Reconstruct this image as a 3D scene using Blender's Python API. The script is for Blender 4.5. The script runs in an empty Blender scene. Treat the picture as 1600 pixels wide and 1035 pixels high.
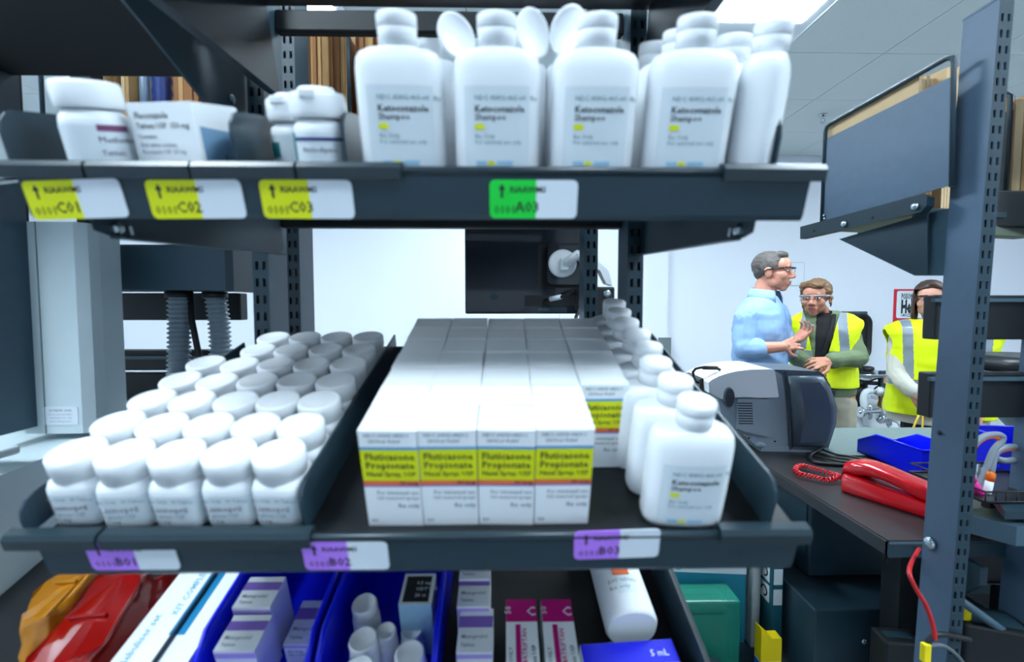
import bpy, bmesh, math, random
from mathutils import Vector as V, Matrix as M
random.seed(7)
R = math.radians
SC = bpy.context.scene
COL = SC.collection

# ------------------------------------------------------------------ camera
FPX, CX, CY = 720.0, 800.0, 517.5
YAW, PIT = math.atan(12 / FPX), math.atan(37.5 / FPX)
CAMPOS = V((0, 0, 1.43))
cd = bpy.data.cameras.new('camera')
cam = bpy.data.objects.new('camera', cd); COL.objects.link(cam)
cd.sensor_fit = 'HORIZONTAL'; cd.sensor_width = 36.0; cd.lens = 36.0 * FPX / 1600.0
cd.clip_start = 0.02
cam.location = CAMPOS
cam.rotation_euler = (math.pi / 2 - PIT, 0, -YAW)
cd.dof.use_dof = True; cd.dof.focus_distance = 2.7; cd.dof.aperture_fstop = 4.6
SC.camera = cam
# ------------------------------------------------------------------ world and exposure
w = bpy.data.worlds.new('world'); SC.world = w; w.use_nodes = True
w.node_tree.nodes['Background'].inputs[0].default_value = (0.75, 0.87, 1.0, 1)
w.node_tree.nodes['Background'].inputs[1].default_value = 0.3
SC.view_settings.view_transform = 'Standard'
try: SC.view_settings.look = 'None'
except Exception: pass
SC.view_settings.gamma = 1.0
SC.view_settings.use_curve_mapping = False
SC.view_settings.exposure = 0.0
LIGHT = 47.0
SC.cycles.max_bounces = 7; SC.cycles.diffuse_bounces = 4
LIGHT_COL = (0.74, 0.89, 1.0)

FW = V((math.sin(YAW) * math.cos(PIT), math.cos(YAW) * math.cos(PIT), -math.sin(PIT)))
RT = V((math.cos(YAW), -math.sin(YAW), 0)); UP = RT.cross(FW)
def ray(x, y): return FW + RT * ((x - CX) / FPX) + UP * ((CY - y) / FPX)
def P(x, y, Y):
    d = ray(x, y); return CAMPOS + d * (Y / d.y)
def PZ(x, y, Z):
    d = ray(x, y); return CAMPOS + d * ((Z - CAMPOS.z) / d.z)

# ------------------------------------------------------------------ materials
def lin(c):
    return tuple((v / 12.92 if v <= 0.04045 else ((v + 0.055) / 1.055) ** 2.4) for v in c)
MATS = {}
def mat(name, rgb, rough=0.5, metal=0.0, var=0.06, scale=30, bump=0.0, bscale=400, emit=0, trans=0, alpha=1.0, ior=1.45, coat=0, spec=0.5, stretch=None):
    """rgb given in 0-255 display values"""
    if name in MATS: return MATS[name]
    m = bpy.data.materials.new(name); m.use_nodes = True
    nt = m.node_tree; b = nt.nodes['Principled BSDF']
    c = lin([v / 255 for v in rgb])
    b.inputs['Roughness'].default_value = rough; b.inputs['Metallic'].default_value = metal
    b.inputs['IOR'].default_value = ior
    b.inputs['Specular IOR Level'].default_value = spec
    if trans: b.inputs['Transmission Weight'].default_value = trans
    if alpha < 1: b.inputs['Alpha'].default_value = alpha
    if coat: b.inputs['Coat Weight'].default_value = coat
    tc = nt.nodes.new('ShaderNodeTexCoord'); src = tc.outputs['Object']
    if stretch:
        mp = nt.nodes.new('ShaderNodeMapping'); mp.inputs['Scale'].default_value = stretch
        nt.links.new(src, mp.inputs['Vector']); src = mp.outputs['Vector']
    n = nt.nodes.new('ShaderNodeTexNoise'); n.inputs['Scale'].default_value = scale; n.inputs['Detail'].default_value = 3
    nt.links.new(src, n.inputs['Vector'])
    mx = nt.nodes.new('ShaderNodeMix'); mx.data_type = 'RGBA'
    mx.inputs[6].default_value = (*[max(0, v * (1 - var)) for v in c], 1)
    mx.inputs[7].default_value = (*[min(1, v * (1 + var)) for v in c], 1)
    nt.links.new(n.outputs['Fac'], mx.inputs[0]); nt.links.new(mx.outputs[2], b.inputs['Base Color'])
    if bump:
        n2 = nt.nodes.new('ShaderNodeTexNoise'); n2.inputs['Scale'].default_value = bscale
        nt.links.new(src, n2.inputs['Vector'])
        bp = nt.nodes.new('ShaderNodeBump'); bp.inputs['Strength'].default_value = bump; bp.inputs['Distance'].default_value = 0.001
        nt.links.new(n2.outputs['Fac'], bp.inputs['Height']); nt.links.new(bp.outputs['Normal'], b.inputs['Normal'])
    if emit:
        b.inputs['Emission Color'].default_value = (*LIGHT_COL, 1); b.inputs['Emission Strength'].default_value = emit
    MATS[name] = m
    return m
steel = mat('black_powder_coat', (31, 53, 64), 0.42, 0.0, 0.12, 60, 0.25, 900)
steel_d = mat('black_steel', (15, 20, 24), 0.5, 0.0, 0.1, 60, 0.2, 900)
lit_coat_m = mat('lit_steel_coat', (80, 102, 124), 0.4, 0.0, 0.08, 50, 0.25, 900)  # lighter copy of the post coat; light on the right rack put into colour
matte_k = mat('matte_black', (9, 11, 13), 0.7, 0, 0.05)
post_m = mat('charcoal_post', (62, 86, 100), 0.4, 0.0, 0.1, 50, 0.25, 900)
clip_m = mat('dark_plastic_clip', (33, 48, 56), 0.3, 0, 0.05)
zinc = mat('zinc_bolt', (190, 205, 212), 0.25, 0.9, 0.05)
white_p = mat('white_plastic', (232, 236, 240), 0.38, 0, 0.01, spec=0.4)
white_cap = mat('white_cap_plastic', (236, 239, 242), 0.45, 0, 0.01)
paper = mat('white_carton_board', (242, 246, 249), 0.6, 0, 0.02)
labelp = mat('label_paper', (214, 224, 230), 0.55, 0, 0.02)
ink = mat('black_ink', (28, 34, 40), 0.6, 0, 0.02)
ink_g = mat('grey_ink', (112, 128, 138), 0.6, 0, 0.02)
ink_t = mat('teal_ink', (70, 118, 128), 0.6, 0, 0.02)
yel = mat('yellow_print', (222, 228, 0), 0.5, 0, 0.03)
tagy = mat('yellow_tag', (226, 232, 0), 0.5, 0, 0.03)
tagg = mat('green_tag', (0, 214, 62), 0.5, 0, 0.03)
tagp = mat('purple_tag', (190, 128, 246), 0.5, 0, 0.03)
tagw = mat('white_tag', (226, 234, 242), 0.5, 0, 0.02)
orange_b = mat('orange_print', (232, 118, 62), 0.5, 0, 0.03)
blue_l = mat('blue_print', (62, 146, 206), 0.5, 0, 0.03)
violet_l = mat('violet_print', (120, 92, 190), 0.5, 0, 0.03)
purple_b = mat('purple_print', (138, 108, 196), 0.5, 0, 0.03)
lilac = mat('lilac_print', (186, 164, 234), 0.5, 0, 0.03)
magenta = mat('magenta_print', (190, 12, 118), 0.5, 0, 0.03)
cobalt = mat('cobalt_print', (12, 24, 218), 0.5, 0, 0.03)
binblue = mat('blue_bin_plastic', (6, 26, 226), 0.3, 0, 0.05, 20)
wall_m = mat('white_wall_paint', (226, 230, 238), 0.7, 0, 0.015, 3, 0.1, 250)
ceil_m = mat('ceiling_tile', (224, 232, 231), 0.9, 0, 0.05, 120, 0.5, 700)
grid_m = mat('ceiling_grid', (120, 128, 128), 0.6)
floor_m = mat('grey_floor', (112, 118, 122), 0.45, 0, 0.12, 6, 0.1, 90)
card = mat('corrugated_cardboard', (186, 146, 96), 0.8, 0, 0.18, 25, 0.3, 300)
card_d = mat('brown_cardboard', (148, 98, 58), 0.8, 0, 0.2, 25, 0.3, 300)
card_l = mat('pale_cardboard', (214, 184, 142), 0.8, 0, 0.14, 25, 0.3, 300)
lightgrey = mat('light_grey_metal', (204, 218, 222), 0.45, 0.0, 0.03)
table_m = mat('black_laminate', (44, 42, 44), 0.35, 0, 0.3, 220)
red_p = mat('red_phone_plastic', (214, 16, 30), 0.22, 0, 0.03, coat=0.5)
rubber = mat('black_rubber', (20, 22, 25), 0.45, 0, 0.05)
lens_m = mat('lamp_lens', (255, 255, 255), 0.5, emit=LIGHT)
reflector = mat('lamp_reflector', (240, 246, 250), 0.4, 0, 0.01)
black_p = mat('black_plastic', (24, 26, 29), 0.38, 0, 0.06, 40, 0.1, 900)
chrome = mat('chrome', (205, 210, 214), 0.15, 1.0, 0.03)
brass = mat('brass', (176, 132, 58), 0.3, 0.9, 0.08)

# ------------------------------------------------------------------ mesh builder
_txt = {}
def text_mesh(s, size=1.0, align='LEFT', bold=0.0):
    k = (s, align, bold)
    if k not in _txt:
        c = bpy.data.curves.new('t', 'FONT'); c.body = s; c.size = 1.0; c.resolution_u = 1
        c.align_x = align; c.offset = bold
        o = bpy.data.objects.new('t', c)
        me = o.to_mesh()
        _txt[k] = ([v.co.copy() for v in me.vertices], [tuple(p.vertices) for p in me.polygons])
        o.to_mesh_clear(); bpy.data.objects.remove(o); bpy.data.curves.remove(c)
    vs, fs = _txt[k]
    return [v * size for v in vs], fs
def frame(o, x, z):
    """matrix with given origin, local X and local Z directions"""
    z = V(z).normalized(); x = V(x); x = (x - z * x.dot(z)).normalized(); y = z.cross(x)
    m = M((x, y, z)).transposed().to_4x4(); m.translation = V(o); return m
class MB:
    def __init__(s): s.v = []; s.f = []; s.m = []; s.sm = []
    def add(s, vs, fs, mi=0, X=None, smooth=False):
        b = len(s.v)
        s.v += [(X @ V(v)) if X else V(v) for v in vs]
        for f in fs: s.f.append(tuple(b + i for i in f)); s.m.append(mi); s.sm.append(smooth)
        return s
    def box(s, lo, hi, mi=0, X=None, ch=0.0):
        (a, b, c), (d, e, f) = lo, hi
        if ch <= 0:
            vs = [(a, b, c), (d, b, c), (d, e, c), (a, e, c), (a, b, f), (d, b, f), (d, e, f), (a, e, f)]
            return s.add(vs, [(0, 3, 2, 1), (4, 5, 6, 7), (0, 1, 5, 4), (1, 2, 6, 5), (2, 3, 7, 6), (3, 0, 4, 7)], mi, X)
        bm = bmesh.new(); bmesh.ops.create_cube(bm, size=1)
        for v in bm.verts: v.co = V((a + (v.co.x + .5) * (d - a), b + (v.co.y + .5) * (e - b), c + (v.co.z + .5) * (f - c)))
        bmesh.ops.bevel(bm, geom=list(bm.edges), offset=ch, segments=2, affect='EDGES', profile=0.5)
        bm.verts.index_update()
        s.add([v.co.copy() for v in bm.verts], [tuple(v.index for v in q.verts) for q in bm.faces], mi, X); bm.free(); return s
    def prism(s, pts, lo, hi, axis='x', mi=0, X=None, smooth=False):
        """pts polygon (u,v) extruded along axis. x:(y,z) y:(x,z) z:(x,y)"""
        def mk(u, v, t): return {'x': (t, u, v), 'y': (u, t, v), 'z': (u, v, t)}[axis]
        n = len(pts)
        vs = [mk(u, v, lo) for u, v in pts] + [mk(u, v, hi) for u, v in pts]
        fs = [(i, (i + 1) % n, n + (i + 1) % n, n + i) for i in range(n)]
        s.add(vs, fs, mi, X, smooth)
        b = len(s.v) - 2 * n
        s.f.append(tuple(b + i for i in reversed(range(n)))); s.m.append(mi); s.sm.append(False)
        s.f.append(tuple(b + n + i for i in range(n))); s.m.append(mi); s.sm.append(False)
        return s
    def loft(s, rings, mi=0, X=None, cap=True, smooth=True, closed=True):
        n = len(rings[0]); vs = [p for r in rings for p in r]; fs = []
        for j in range(len(rings) - 1):
            for i in range(n if closed else n - 1):
                k = (i + 1) % n
                fs.append((j * n + i, j * n + k, (j + 1) * n + k, (j + 1) * n + i))
        s.add(vs, fs, mi, X, smooth)
        if cap and closed:
            b = len(s.v) - len(vs)
            s.f.append(tuple(b + i for i in reversed(range(n)))); s.m.append(mi); s.sm.append(False)
            b2 = len(s.v) - n
            s.f.append(tuple(b2 + i for i in range(n))); s.m.append(mi); s.sm.append(False)
        return s
    def lathe(s, prof, seg=24, mi=0, X=None, smooth=True, sx=1, sy=1):
        rings = [[(r * sx * math.cos(2 * math.pi * i / seg), r * sy * math.sin(2 * math.pi * i / seg), z) for i in range(seg)] for r, z in prof]
        return s.loft(rings, mi, X, True, smooth)
    def tube(s, pts, r, seg=8, mi=0, X=None, closed=False):
        pts = [V(p) for p in pts]; n = len(pts); rings = []
        rr = r if isinstance(r, (list, tuple)) else [r] * n
        ref = None
        for i, p in enumerate(pts):
            t = (pts[min(i + 1, n - 1)] - pts[max(i - 1, 0)]).normalized()
            if ref is None: ref = V((0, 0, 1)) if abs(t.z) < 0.9 else V((1, 0, 0))
            a = (ref - t * ref.dot(t)).normalized(); ref = a; b = t.cross(a)
            rings.append([p + a * rr[i] * math.cos(2 * math.pi * k / seg) + b * rr[i] * math.sin(2 * math.pi * k / seg) for k in range(seg)])
        return s.loft(rings, mi, X)
    def ell(s, c, r, mi=0, X=None, u=16, w=10):
        c = V(c); rings = []
        for j in range(1, w):
            a = math.pi * j / w
            rings.append([(c.x + r[0] * math.sin(a) * math.cos(2 * math.pi * i / u), c.y + r[1] * math.sin(a) * math.sin(2 * math.pi * i / u), c.z - r[2] * math.cos(a)) for i in range(u)])
        return s.loft(rings, mi, X)
    def cone(s, p, q, r1, r2, mi=0, seg=12, X=None, flat=None):
        """tapered capsule; flat=(axis, factor) squashes it along an axis"""
        p, q = V(p), V(q); d = q - p; L = max(d.length, 1e-6); t = d / L
        ref = V((0, 0, 1)) if abs(t.z) < 0.9 else V((1, 0, 0))
        a = (ref - t * ref.dot(t)).normalized(); b = t.cross(a); rings = []
        st = [(p, r1, -math.pi / 2 * k / 4) for k in (3, 2, 1)] + [(p, r1, 0), (q, r2, 0)] + [(q, r2, math.pi / 2 * k / 4) for k in (1, 2, 3)]
        for c, r, an in st:
            rings.append([c + t * r * math.sin(an) + (a * math.cos(2 * math.pi * k / seg) + b * math.sin(2 * math.pi * k / seg)) * r * math.cos(an) for k in range(seg)])
        if flat:
            ax = V(flat[0]).normalized(); mid = (p + q) / 2
            rings = [[x - ax * ((x - p - t * (x - p).dot(t)).dot(ax)) * (1 - flat[1]) for x in r] for r in rings]
        return s.loft(rings, mi, X)
    def text(s, t, size, X, mi=0, align='LEFT', bold=0.0, warp=None):
        vs, fs = text_mesh(t, size, align, bold)
        if warp: vs = [warp(v) for v in vs]
        return s.add(vs, fs, mi, X)
    def mesh(s, name, mats):
        me = bpy.data.meshes.new(name); me.from_pydata([tuple(v) for v in s.v], [], s.f)
        for m in (mats if isinstance(mats, (list, tuple)) else [mats]): me.materials.append(m)
        me.polygons.foreach_set('material_index', s.m); me.polygons.foreach_set('use_smooth', s.sm)
        me.update(); return me
    def build(s, name, mats, parent=None, X=None):
        return link(name, s.mesh(name, mats), parent, X)
def link(name, data, parent=None, X=None):
    o = bpy.data.objects.new(name, data); COL.objects.link(o)
    if parent: o.parent = parent
    if X is not None: o.matrix_local = X
    return o
def tag(o, label=None, cat=None, group=None, kind=None):
    if label: o['label'] = label
    if cat: o['category'] = cat
    if group: o['group'] = group
    if kind: o['kind'] = kind
    return o
def thing(name, label, cat, X=None, group=None):
    o = link(name, None, None, X); o.empty_display_size = 0.02
    return tag(o, label, cat, group)
def struct(name, mb, mats, parent=None):
    o = mb.build(name, mats, parent)
    if not parent: o['kind'] = 'structure'
    return o
def copy_tree(o, parent=None):
    c = o.copy(); COL.objects.link(c); c.parent = parent
    for ch in o.children: copy_tree(ch, c)
    return c
def T(x, y, z): return M.Translation((x, y, z))
def RZ(d): return M.Rotation(R(d), 4, 'Z')
def RX(d): return M.Rotation(R(d), 4, 'X')
def RY(d): return M.Rotation(R(d), 4, 'Y')
def rrect(w, h, r, n=4):
    pts = []
    for cx, cy, a0 in ((w / 2 - r, h / 2 - r, 0), (-w / 2 + r, h / 2 - r, 90), (-w / 2 + r, -h / 2 + r, 180), (w / 2 - r, -h / 2 + r, 270)):
        for k in range(n + 1):
            a = R(a0 + 90 * k / n); pts.append((cx + r * math.cos(a), cy + r * math.sin(a)))
    return pts
ORD = ['first', 'second', 'third', 'fourth', 'fifth', 'sixth', 'seventh', 'eighth', 'ninth', 'tenth']

# ================================================================== the room
CEIL = 2.936; X0, X1, Y0, Y1 = -5.0, 6.0, -2.9, 4.606
struct('floor', MB().box((X0, Y0, -0.1), (X1, Y1, 0)), floor_m)
struct('wall_back', MB().box((X0 - .1, Y1, 0), (X1 + .1, Y1 + .1, CEIL + .1)), wall_m)
struct('wall_front', MB().box((X0 - .1, Y0 - .1, 0), (X1 + .1, Y0, CEIL + .1)), wall_m)
struct('wall_left', MB().box((X0 - .1, Y0, 0), (X0, Y1, CEIL + .1)), wall_m)
struct('wall_right', MB().box((X1, Y0, 0), (X1 + .1, Y1, CEIL + .1)), wall_m)
# shallow wall pier whose edge shows beside the printer
struct('wall_pier', MB().box((0.55, Y1 - .05, 0), (1.62, Y1 - .001, CEIL - .001), 0, None, 0), wall_m)
ceil = struct('ceiling', MB().box((X0, Y0, CEIL + .012), (X1, Y1, CEIL + .1)), grid_m)
TX, TY = 1.638, 2.773           # grid origin read off the ceiling lines
lampcells = set()
troffers = []
for i in (-9, -5, -1, 3):
    for j in (-2, -6):
        troffers.append((i, j)); lampcells |= {(i, j), (i, j + 1)}
troffers.append((-3, 1)); lampcells |= {(-3, 1)}      # unseen half-size panel added to brighten the back wall
tile = MB().box((0.0025, 0.0025, -0.006), (0.6075, 0.6075, 0.010), 0, None, 0).mesh('ceiling_tile', ceil_m)
bars = MB()
for i in range(-11, 8):
    x = TX + .61 * i
    if X0 < x < X1: bars.box((x - .006, Y0, CEIL - .002), (x + .006, Y1, CEIL + .011))
for j in range(-10, 4):
    y = TY + .61 * j
    if Y0 < y < Y1: bars.box((X0, y - .006, CEIL - .0018), (X1, y + .006, CEIL + .0108))
bars.build('ceiling_grid_bar', grid_m, ceil)
for i in range(-10, 7):
    for j in range(-9, 3):
        if (i, j) in lampcells: continue
        x, y = TX + .61 * i, TY + .61 * j
        if x < X0 or x + .61 > X1 or y < Y0 or y + .61 > Y1: continue
        o = link('tile', tile, ceil); o.location = (x, y, CEIL)
names = {(-1, -2): 'bright ceiling light panel set among the tiles above the two visitors'}
k = 0
for i, j in troffers:
    x, y = TX + .61 * i, TY + .61 * j
    lab = names.get((i, j), None) or 'unseen recessed ceiling light panel lighting the room'
    k += 1
    t = thing('ceiling_light', lab, 'light', T(x, y, CEIL - .004) @ M.Diagonal((1, .5 if j == 1 else 1, 1, 1)), 'ceiling troffers')
    h = .06
    # sloping reflector pan with a lens in it
    m = MB(); xa, xb, ya, yb = .008, .602, .008, 1.212; la, lb, lc, ld = .06, .55, .09, .945
    o = [(xa, ya, 0), (xb, ya, 0), (xb, yb, 0), (xa, yb, 0)]; q = [(la, lc, .005), (lb, lc, .005), (lb, ld, .005), (la, ld, .005)]
    m.add(o + q, [(0, 1, 5, 4), (1, 2, 6, 5), (2, 3, 7, 6), (3, 0, 4, 7)])
    m.build('reflector', reflector, t)
    MB().box((la, lc, .002), (lb, ld, .005)).build('lens', lens_m, t)
    MB().box((0.002, 0.002, -.003), (.008, 1.218, .004)).box((.602, .002, -.003), (.608, 1.218, .004)).box((.008, .002, -.003), (.602, .008, .004)).box((.008, 1.212, -.003), (.602, 1.218, .004)).build('rim', reflector, t)
# sprinkler head on the ceiling
sp = P(1286, 183, 1.0); sp = PZ(1286, 178, CEIL)
t = thing('sprinkler_head', 'small chrome sprinkler head hanging from the ceiling tiles', 'sprinkler', T(sp.x, sp.y, CEIL - .007))
MB().lathe([(.035, 0), (.033, -.006), (.012, -.008)], 20).build('escutcheon', chrome, t)
MB().lathe([(.01, -.006), (.01, -.03), (.006, -.032)], 12).tube([(.012, 0, -.03), (.018, 0, -.045), (.003, 0, -.06)], .003, 6).tube([(-.012, 0, -.03), (-.018, 0, -.045), (-.003, 0, -.06)], .003, 6).build('nozzle', chrome, t)
m = MB().lathe([(.004, -.058), (.02, -.06), (.02, -.063), (.004, -.064)], 16); m.build('deflector', chrome, t)

# ================================================================== racks
def post_mesh(H, w=.024, d=.06, pitch=.0254, z0=0.0, slot_from=0.0, slot_to=99):
    """C-shaped upright: perforated face towards -Y with two slot columns, side walls and an inner web"""
    m = MB(); sw, sh = .0048, .0125; xs = [0, .0042, .0042 + sw, w - .0042 - sw, w - .0042, w]
    z = 0.0; n = int(H / pitch); t = .0018
    def face(x0, x1, a, b): m.add([(x0, 0, a), (x1, 0, a), (x1, 0, b), (x0, 0, b)], [(0, 1, 2, 3)], 2)  # slotted face takes a darker coat, its shade put into the colour
    for i in range(n):
        a = i * pitch; b = a + pitch; s0 = a + (pitch - sh) / 2; s1 = s0 + sh
        if not (slot_from <= a <= slot_to): continue
        face(xs[0], xs[5], a, s0); face(xs[0], xs[5], s1, b)
        face(xs[0], xs[1], s0, s1); face(xs[2], xs[3], s0, s1); face(xs[4], xs[5], s0, s1)
        for x0, x1 in ((xs[1], xs[2]), (xs[3], xs[4])):     # slot walls
            m.add([(x0, 0, s0), (x1, 0, s0), (x1, t, s0), (x0, t, s0), (x0, 0, s1), (x1, 0, s1), (x1, t, s1), (x0, t, s1)],
                  [(0, 3, 2, 1), (4, 5, 6, 7), (0, 4, 7, 3), (1, 2, 6, 5)])
    if slot_from > 0: face(0, w, 0, math.ceil(slot_from / pitch) * pitch)
    if n * pitch < H: face(0, w, n * pitch, H)
    m.box((0, 0.0001, 0), (t, d, H)); m.box((w - t, 0.0001, 0), (w, d, H)); m.box((t, d - t, 0), (w - t, d, H))
    m.box((t, .012, 0), (w - t, .014, H), 1)
    m.box((-.001, -.001, H), (w + .001, d + .001, H + .004))
    return m
def rack_frame(name, label, posts, bars, lean=0.0, pm=None):
    r = thing(name, label, 'rack')
    for x, y, H, *z0 in posts:
        if z0:
            o = post_mesh(H).build('post', [pm or post_m, steel_d, steel], r, T(x, y, z0[0])); continue
        o = post_mesh(H, slot_from=.75).build('post', [pm or post_m, steel_d, steel], r, T(x, y, H) @ RY(lean) @ T(0, 0, .006 - H))
        MB().box((-.03, -.02, 0), (.054, .08, .006)).build('foot_plate', steel_d, o, T(0, 0, -.006))
    for lo, hi in bars: MB().box(lo, hi, 0, None, .003).build('crossbar', steel_d, r)
    return r
rack_frame('rack_frame', 'slotted black steel uprights carrying the three sloped medicine shelves',
           [(-.377, .70, 2.05), (.187, .70, 2.05)],
           [((-.352, .735, 1.555), (.186, .752, 1.60)), ((-.352, .735, 1.853), (.186, .752, 1.886)), ((-.352, .735, .22), (.186, .752, .27))])
rack_frame('rack_frame', 'second pair of slotted uprights standing directly behind the medicine rack',
           [(-.392, .84, 2.05), (.146, .84, 2.05)],
           [((-.367, .872, .22), (.145, .889, .27))])

SL = 17.5
XC = -.064
class Shelf:
    def __init__(s, z, name, label, xc):
        s.X = T(xc, .36, z) @ RX(SL); s.I = s.X.inverted()
        s.o = thing(name, label, 'shelf', s.X, 'sloped shelves of the medicine rack')
    def on(s, px, py, h=0.0):
        """local (x, y) where the view ray through a pixel meets height h above the tray"""
        a = s.I @ CAMPOS; d = (s.I.to_3x3() @ ray(px, py)); k = (h - a.z) / d.z; q = a + d * k
        return q.x, q.y
DEP = .344
def make_shelf(z, name, label, W=.606, clips=(), xc=XC):
    s = Shelf(z, name, label, xc); o = s.o; h = W / 2
    MB().box((-h, .002, -.0025), (h, DEP, 0)).build('tray', steel_d, o)
    # front lip: face with a rolled top bead and a returned bottom edge
    pr = [(-.004, .002), (-.006, .0), (-.006, -.029), (-.004, -.033), (.010, -.034), (.010, -.032), (-.002, -.030), (-.002, -.001), (.002, -.001), (.002, .002)]
    m = MB().prism(pr, -h + .004, h - .004, 'x'); m.build('front_lip', steel, o)
    MB().tube([(-h, -.004, .0035), (h, -.004, .0035)], .0032, 10).build('rolled_edge', clip_m, o)
    MB().box((-h, DEP - .002, 0), (h, DEP, .022)).build('rear_lip', steel, o)
    for sx in (-1, 1):
        x = sx * (h - .030)
        pr = [(.012, -.0025), (.335, -.0025), (.335, -.118), (.32, -.123), (.03, -.052), (.016, -.045)]
        b = MB().prism(pr, x - .001, x + .001, 'x'); b.prism([(.03, -.054), (.32, -.125), (.32, -.123), (.03, -.052)], x - .001, x - sx * .012, 'x')
        br = b.build('bracket', steel, o)
        MB().lathe([(.006, 0), (.006, .003), (.0045, .0045), (.002, .005)], 6, smooth=False).build('bolt', zinc, br, T(x - sx * .001, .036, -.046) @ RY(-90 * sx))
        MB().box((-.004, -.002, -.001), (.004, .002, .001)).build('nut', zinc, br, T(x - sx * .002, .05, -.05) @ RY(-90 * sx))
    for a, b in clips:
        m = MB().prism([(-.0085, -.010), (-.0085, .006), (-.006, .0088), (.002, .0092), (.004, .007), (.004, .0005), (.002, .0005), (.0005, .0062), (-.0045, .006), (-.0063, .004), (-.0063, -.010)], a, b, 'x')
        m.build('edge_clip', clip_m, o)
    return s
def divider(s, x, y0=.004, y1=.34, h=.042, front=.0):
    """thin upright plate running up the slope, rounded at its front corner"""
    r = .016; pts = [(y0, .0002), (y1, .0002), (y1, h)]
    pts += [(y0 + front + r - r * math.sin(R(a)), h - r + r * math.cos(R(a))) for a in (0, 30, 60, 90)]
    MB().prism(pts, x - .0011, x + .0011, 'x').build('divider', steel, s.o)
def tagplate(s, px0, px1, py, colr, code, tilt=0):
    """printed slot tag on the shelf lip: coloured half with arrow and code, white half"""
    x0, _ = s.on_lip(px0, py); x1, z = s.on_lip(px1, py)
    W = x1 - x0; H = .0285; X = T((x0 + x1) / 2, -.0064, z) @ RX(90) @ RZ(tilt)
    pts = rrect(W, H, .004, 3); c = .03 * W
    L = [p for p in pts if p[0] < c]; left = [(c, H / 2)] + [p for p in L] + [(c, -H / 2)]
    left = [(c, H / 2)] + sorted(L, key=lambda p: math.atan2(p[1], p[0]) % (2 * math.pi)) + [(c, -H / 2)]
    Rr = [p for p in pts if p[0] >= c]; right = [(c, -H / 2)] + sorted(Rr, key=lambda p: math.atan2(p[1], p[0])) + [(c, H / 2)]
    m = MB().prism(left, 0, .0006, 'z', 0).prism(right, 0, .0006, 'z', 1)
    z = .0008; f = lambda x, y: T(x, y, z)
    ax = -W / 2 + .0095
    m.add([(ax - .0009, .001, z), (ax + .0009, .001, z), (ax + .0009, .0075, z), (ax - .0009, .0075, z), (ax - .0026, .007, z), (ax + .0026, .007, z), (ax, .0115, z)], [(0, 1, 2, 3), (4, 5, 6)], 2)
    m.text('RIAAWMS', .0062, f(-W / 2 + .0155, .0052), 2, bold=.02)
    m.text(code[:4], .0085, f(-W / 2 + .0035, -.0105), 2)
    m.text(code[4:], .0115, f(-W / 2 + .0195, -.0095), 2, bold=.01)
    return m.build('slot_tag', [colr, tagw, ink], s.o, X)
def on_lip(s, px, py):
    a = s.I @ CAMPOS; d = s.I.to_3x3() @ ray(px, py); k = (-.0064 - a.y) / d.y; q = a + d * k
    return q.x, q.z
Shelf.on_lip = on_lip
SU = make_shelf(1.531, 'sloped_shelf', 'upper black sloped shelf with yellow and green slot tags')
SLo = make_shelf(1.2475, 'sloped_shelf', 'lower black sloped shelf with purple slot tags on its lip')
ST = make_shelf(1.76, 'sloped_shelf', 'black underside of the topmost shelf at the top of the picture')
SB = make_shelf(.972, 'sloped_shelf', 'bottom shelf of the rack holding blue bins below the purple tags')
SN = make_shelf(.972, 'sloped_shelf', 'dark sloped tray beside the bottom shelf, holding the red and amber bags', .295, (), -.5195)
def clip(s, px0, px1, py):
    a, b = s.on_lip(px0, py)[0], s.on_lip(px1, py)[0]
    m = MB().prism([(-.0092, -.003), (-.0092, .006), (-.006, .0092), (.002, .0095), (.004, .0075), (.004, .0005), (.002, .0005), (.0005, .0072), (-.0045, .0072), (-.0075, .005), (-.0075, -.003)], a, b, 'x')
    m.build('edge_clip', clip_m, s.o)
for a, b in ((-6, 131), (136, 296), (300, 460), (465, 627), (1132, 1291)): clip(SU, a, b, 262)
for a, b in ((-4, 143), (149, 482), (1128, 1270)): clip(SLo, a, b, 825)
for a, b, c, code in ((43, 195, tagy, '0101C01'), (233, 381, tagy, '0101C02'), (409, 552, tagy, '0101C03'), (765, 902, tagg, '0101A03')): tagplate(SU, a, b, 312, c, code, {43: 2, 233: .6}.get(a, 0))
for a, b, c, code in ((138, 277, tagp, '0101B01'), (474, 607, tagp, '0101B02'), (897, 1030, tagp, '0101B03')): tagplate(SLo, a, b, 868 if a < 800 else 850, c, code, 2 if a > 800 else 0)
for px in (45, 381, 548, 1207):
    divider(SU, (px - 788) / 720 * .362 - XC, h=.045)
for px, h in ((62, .03), (484, .042), (1197, .044)):
    x, _ = SLo.on(px, 822, 0.0); divider(SLo, x, h=h)
xr = SB.on(1045, 890, .02)[0]; divider(SB, .272, h=.06); divider(SB, -.297, h=.06)
MB().box((-.299, .30, .0), (-.293, .31, .03)).build('divider_stop', steel, SB.o)

# ================================================================== goods on the shelves
def place(s, x, y, rz=0, z=0.0): return s.X @ T(x, y, z) @ RZ(rz)
def squircle(w, d, z, n=28, e=3.2, cx=0, cy=0):
    out = []
    for i in range(n):
        a = 2 * math.pi * i / n; c, s_ = math.cos(a), math.sin(a)
        out.append((cx + w / 2 * math.copysign(abs(c) ** (2 / e), c), cy + d / 2 * math.copysign(abs(s_) ** (2 / e), s_), z))
    return out
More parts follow.
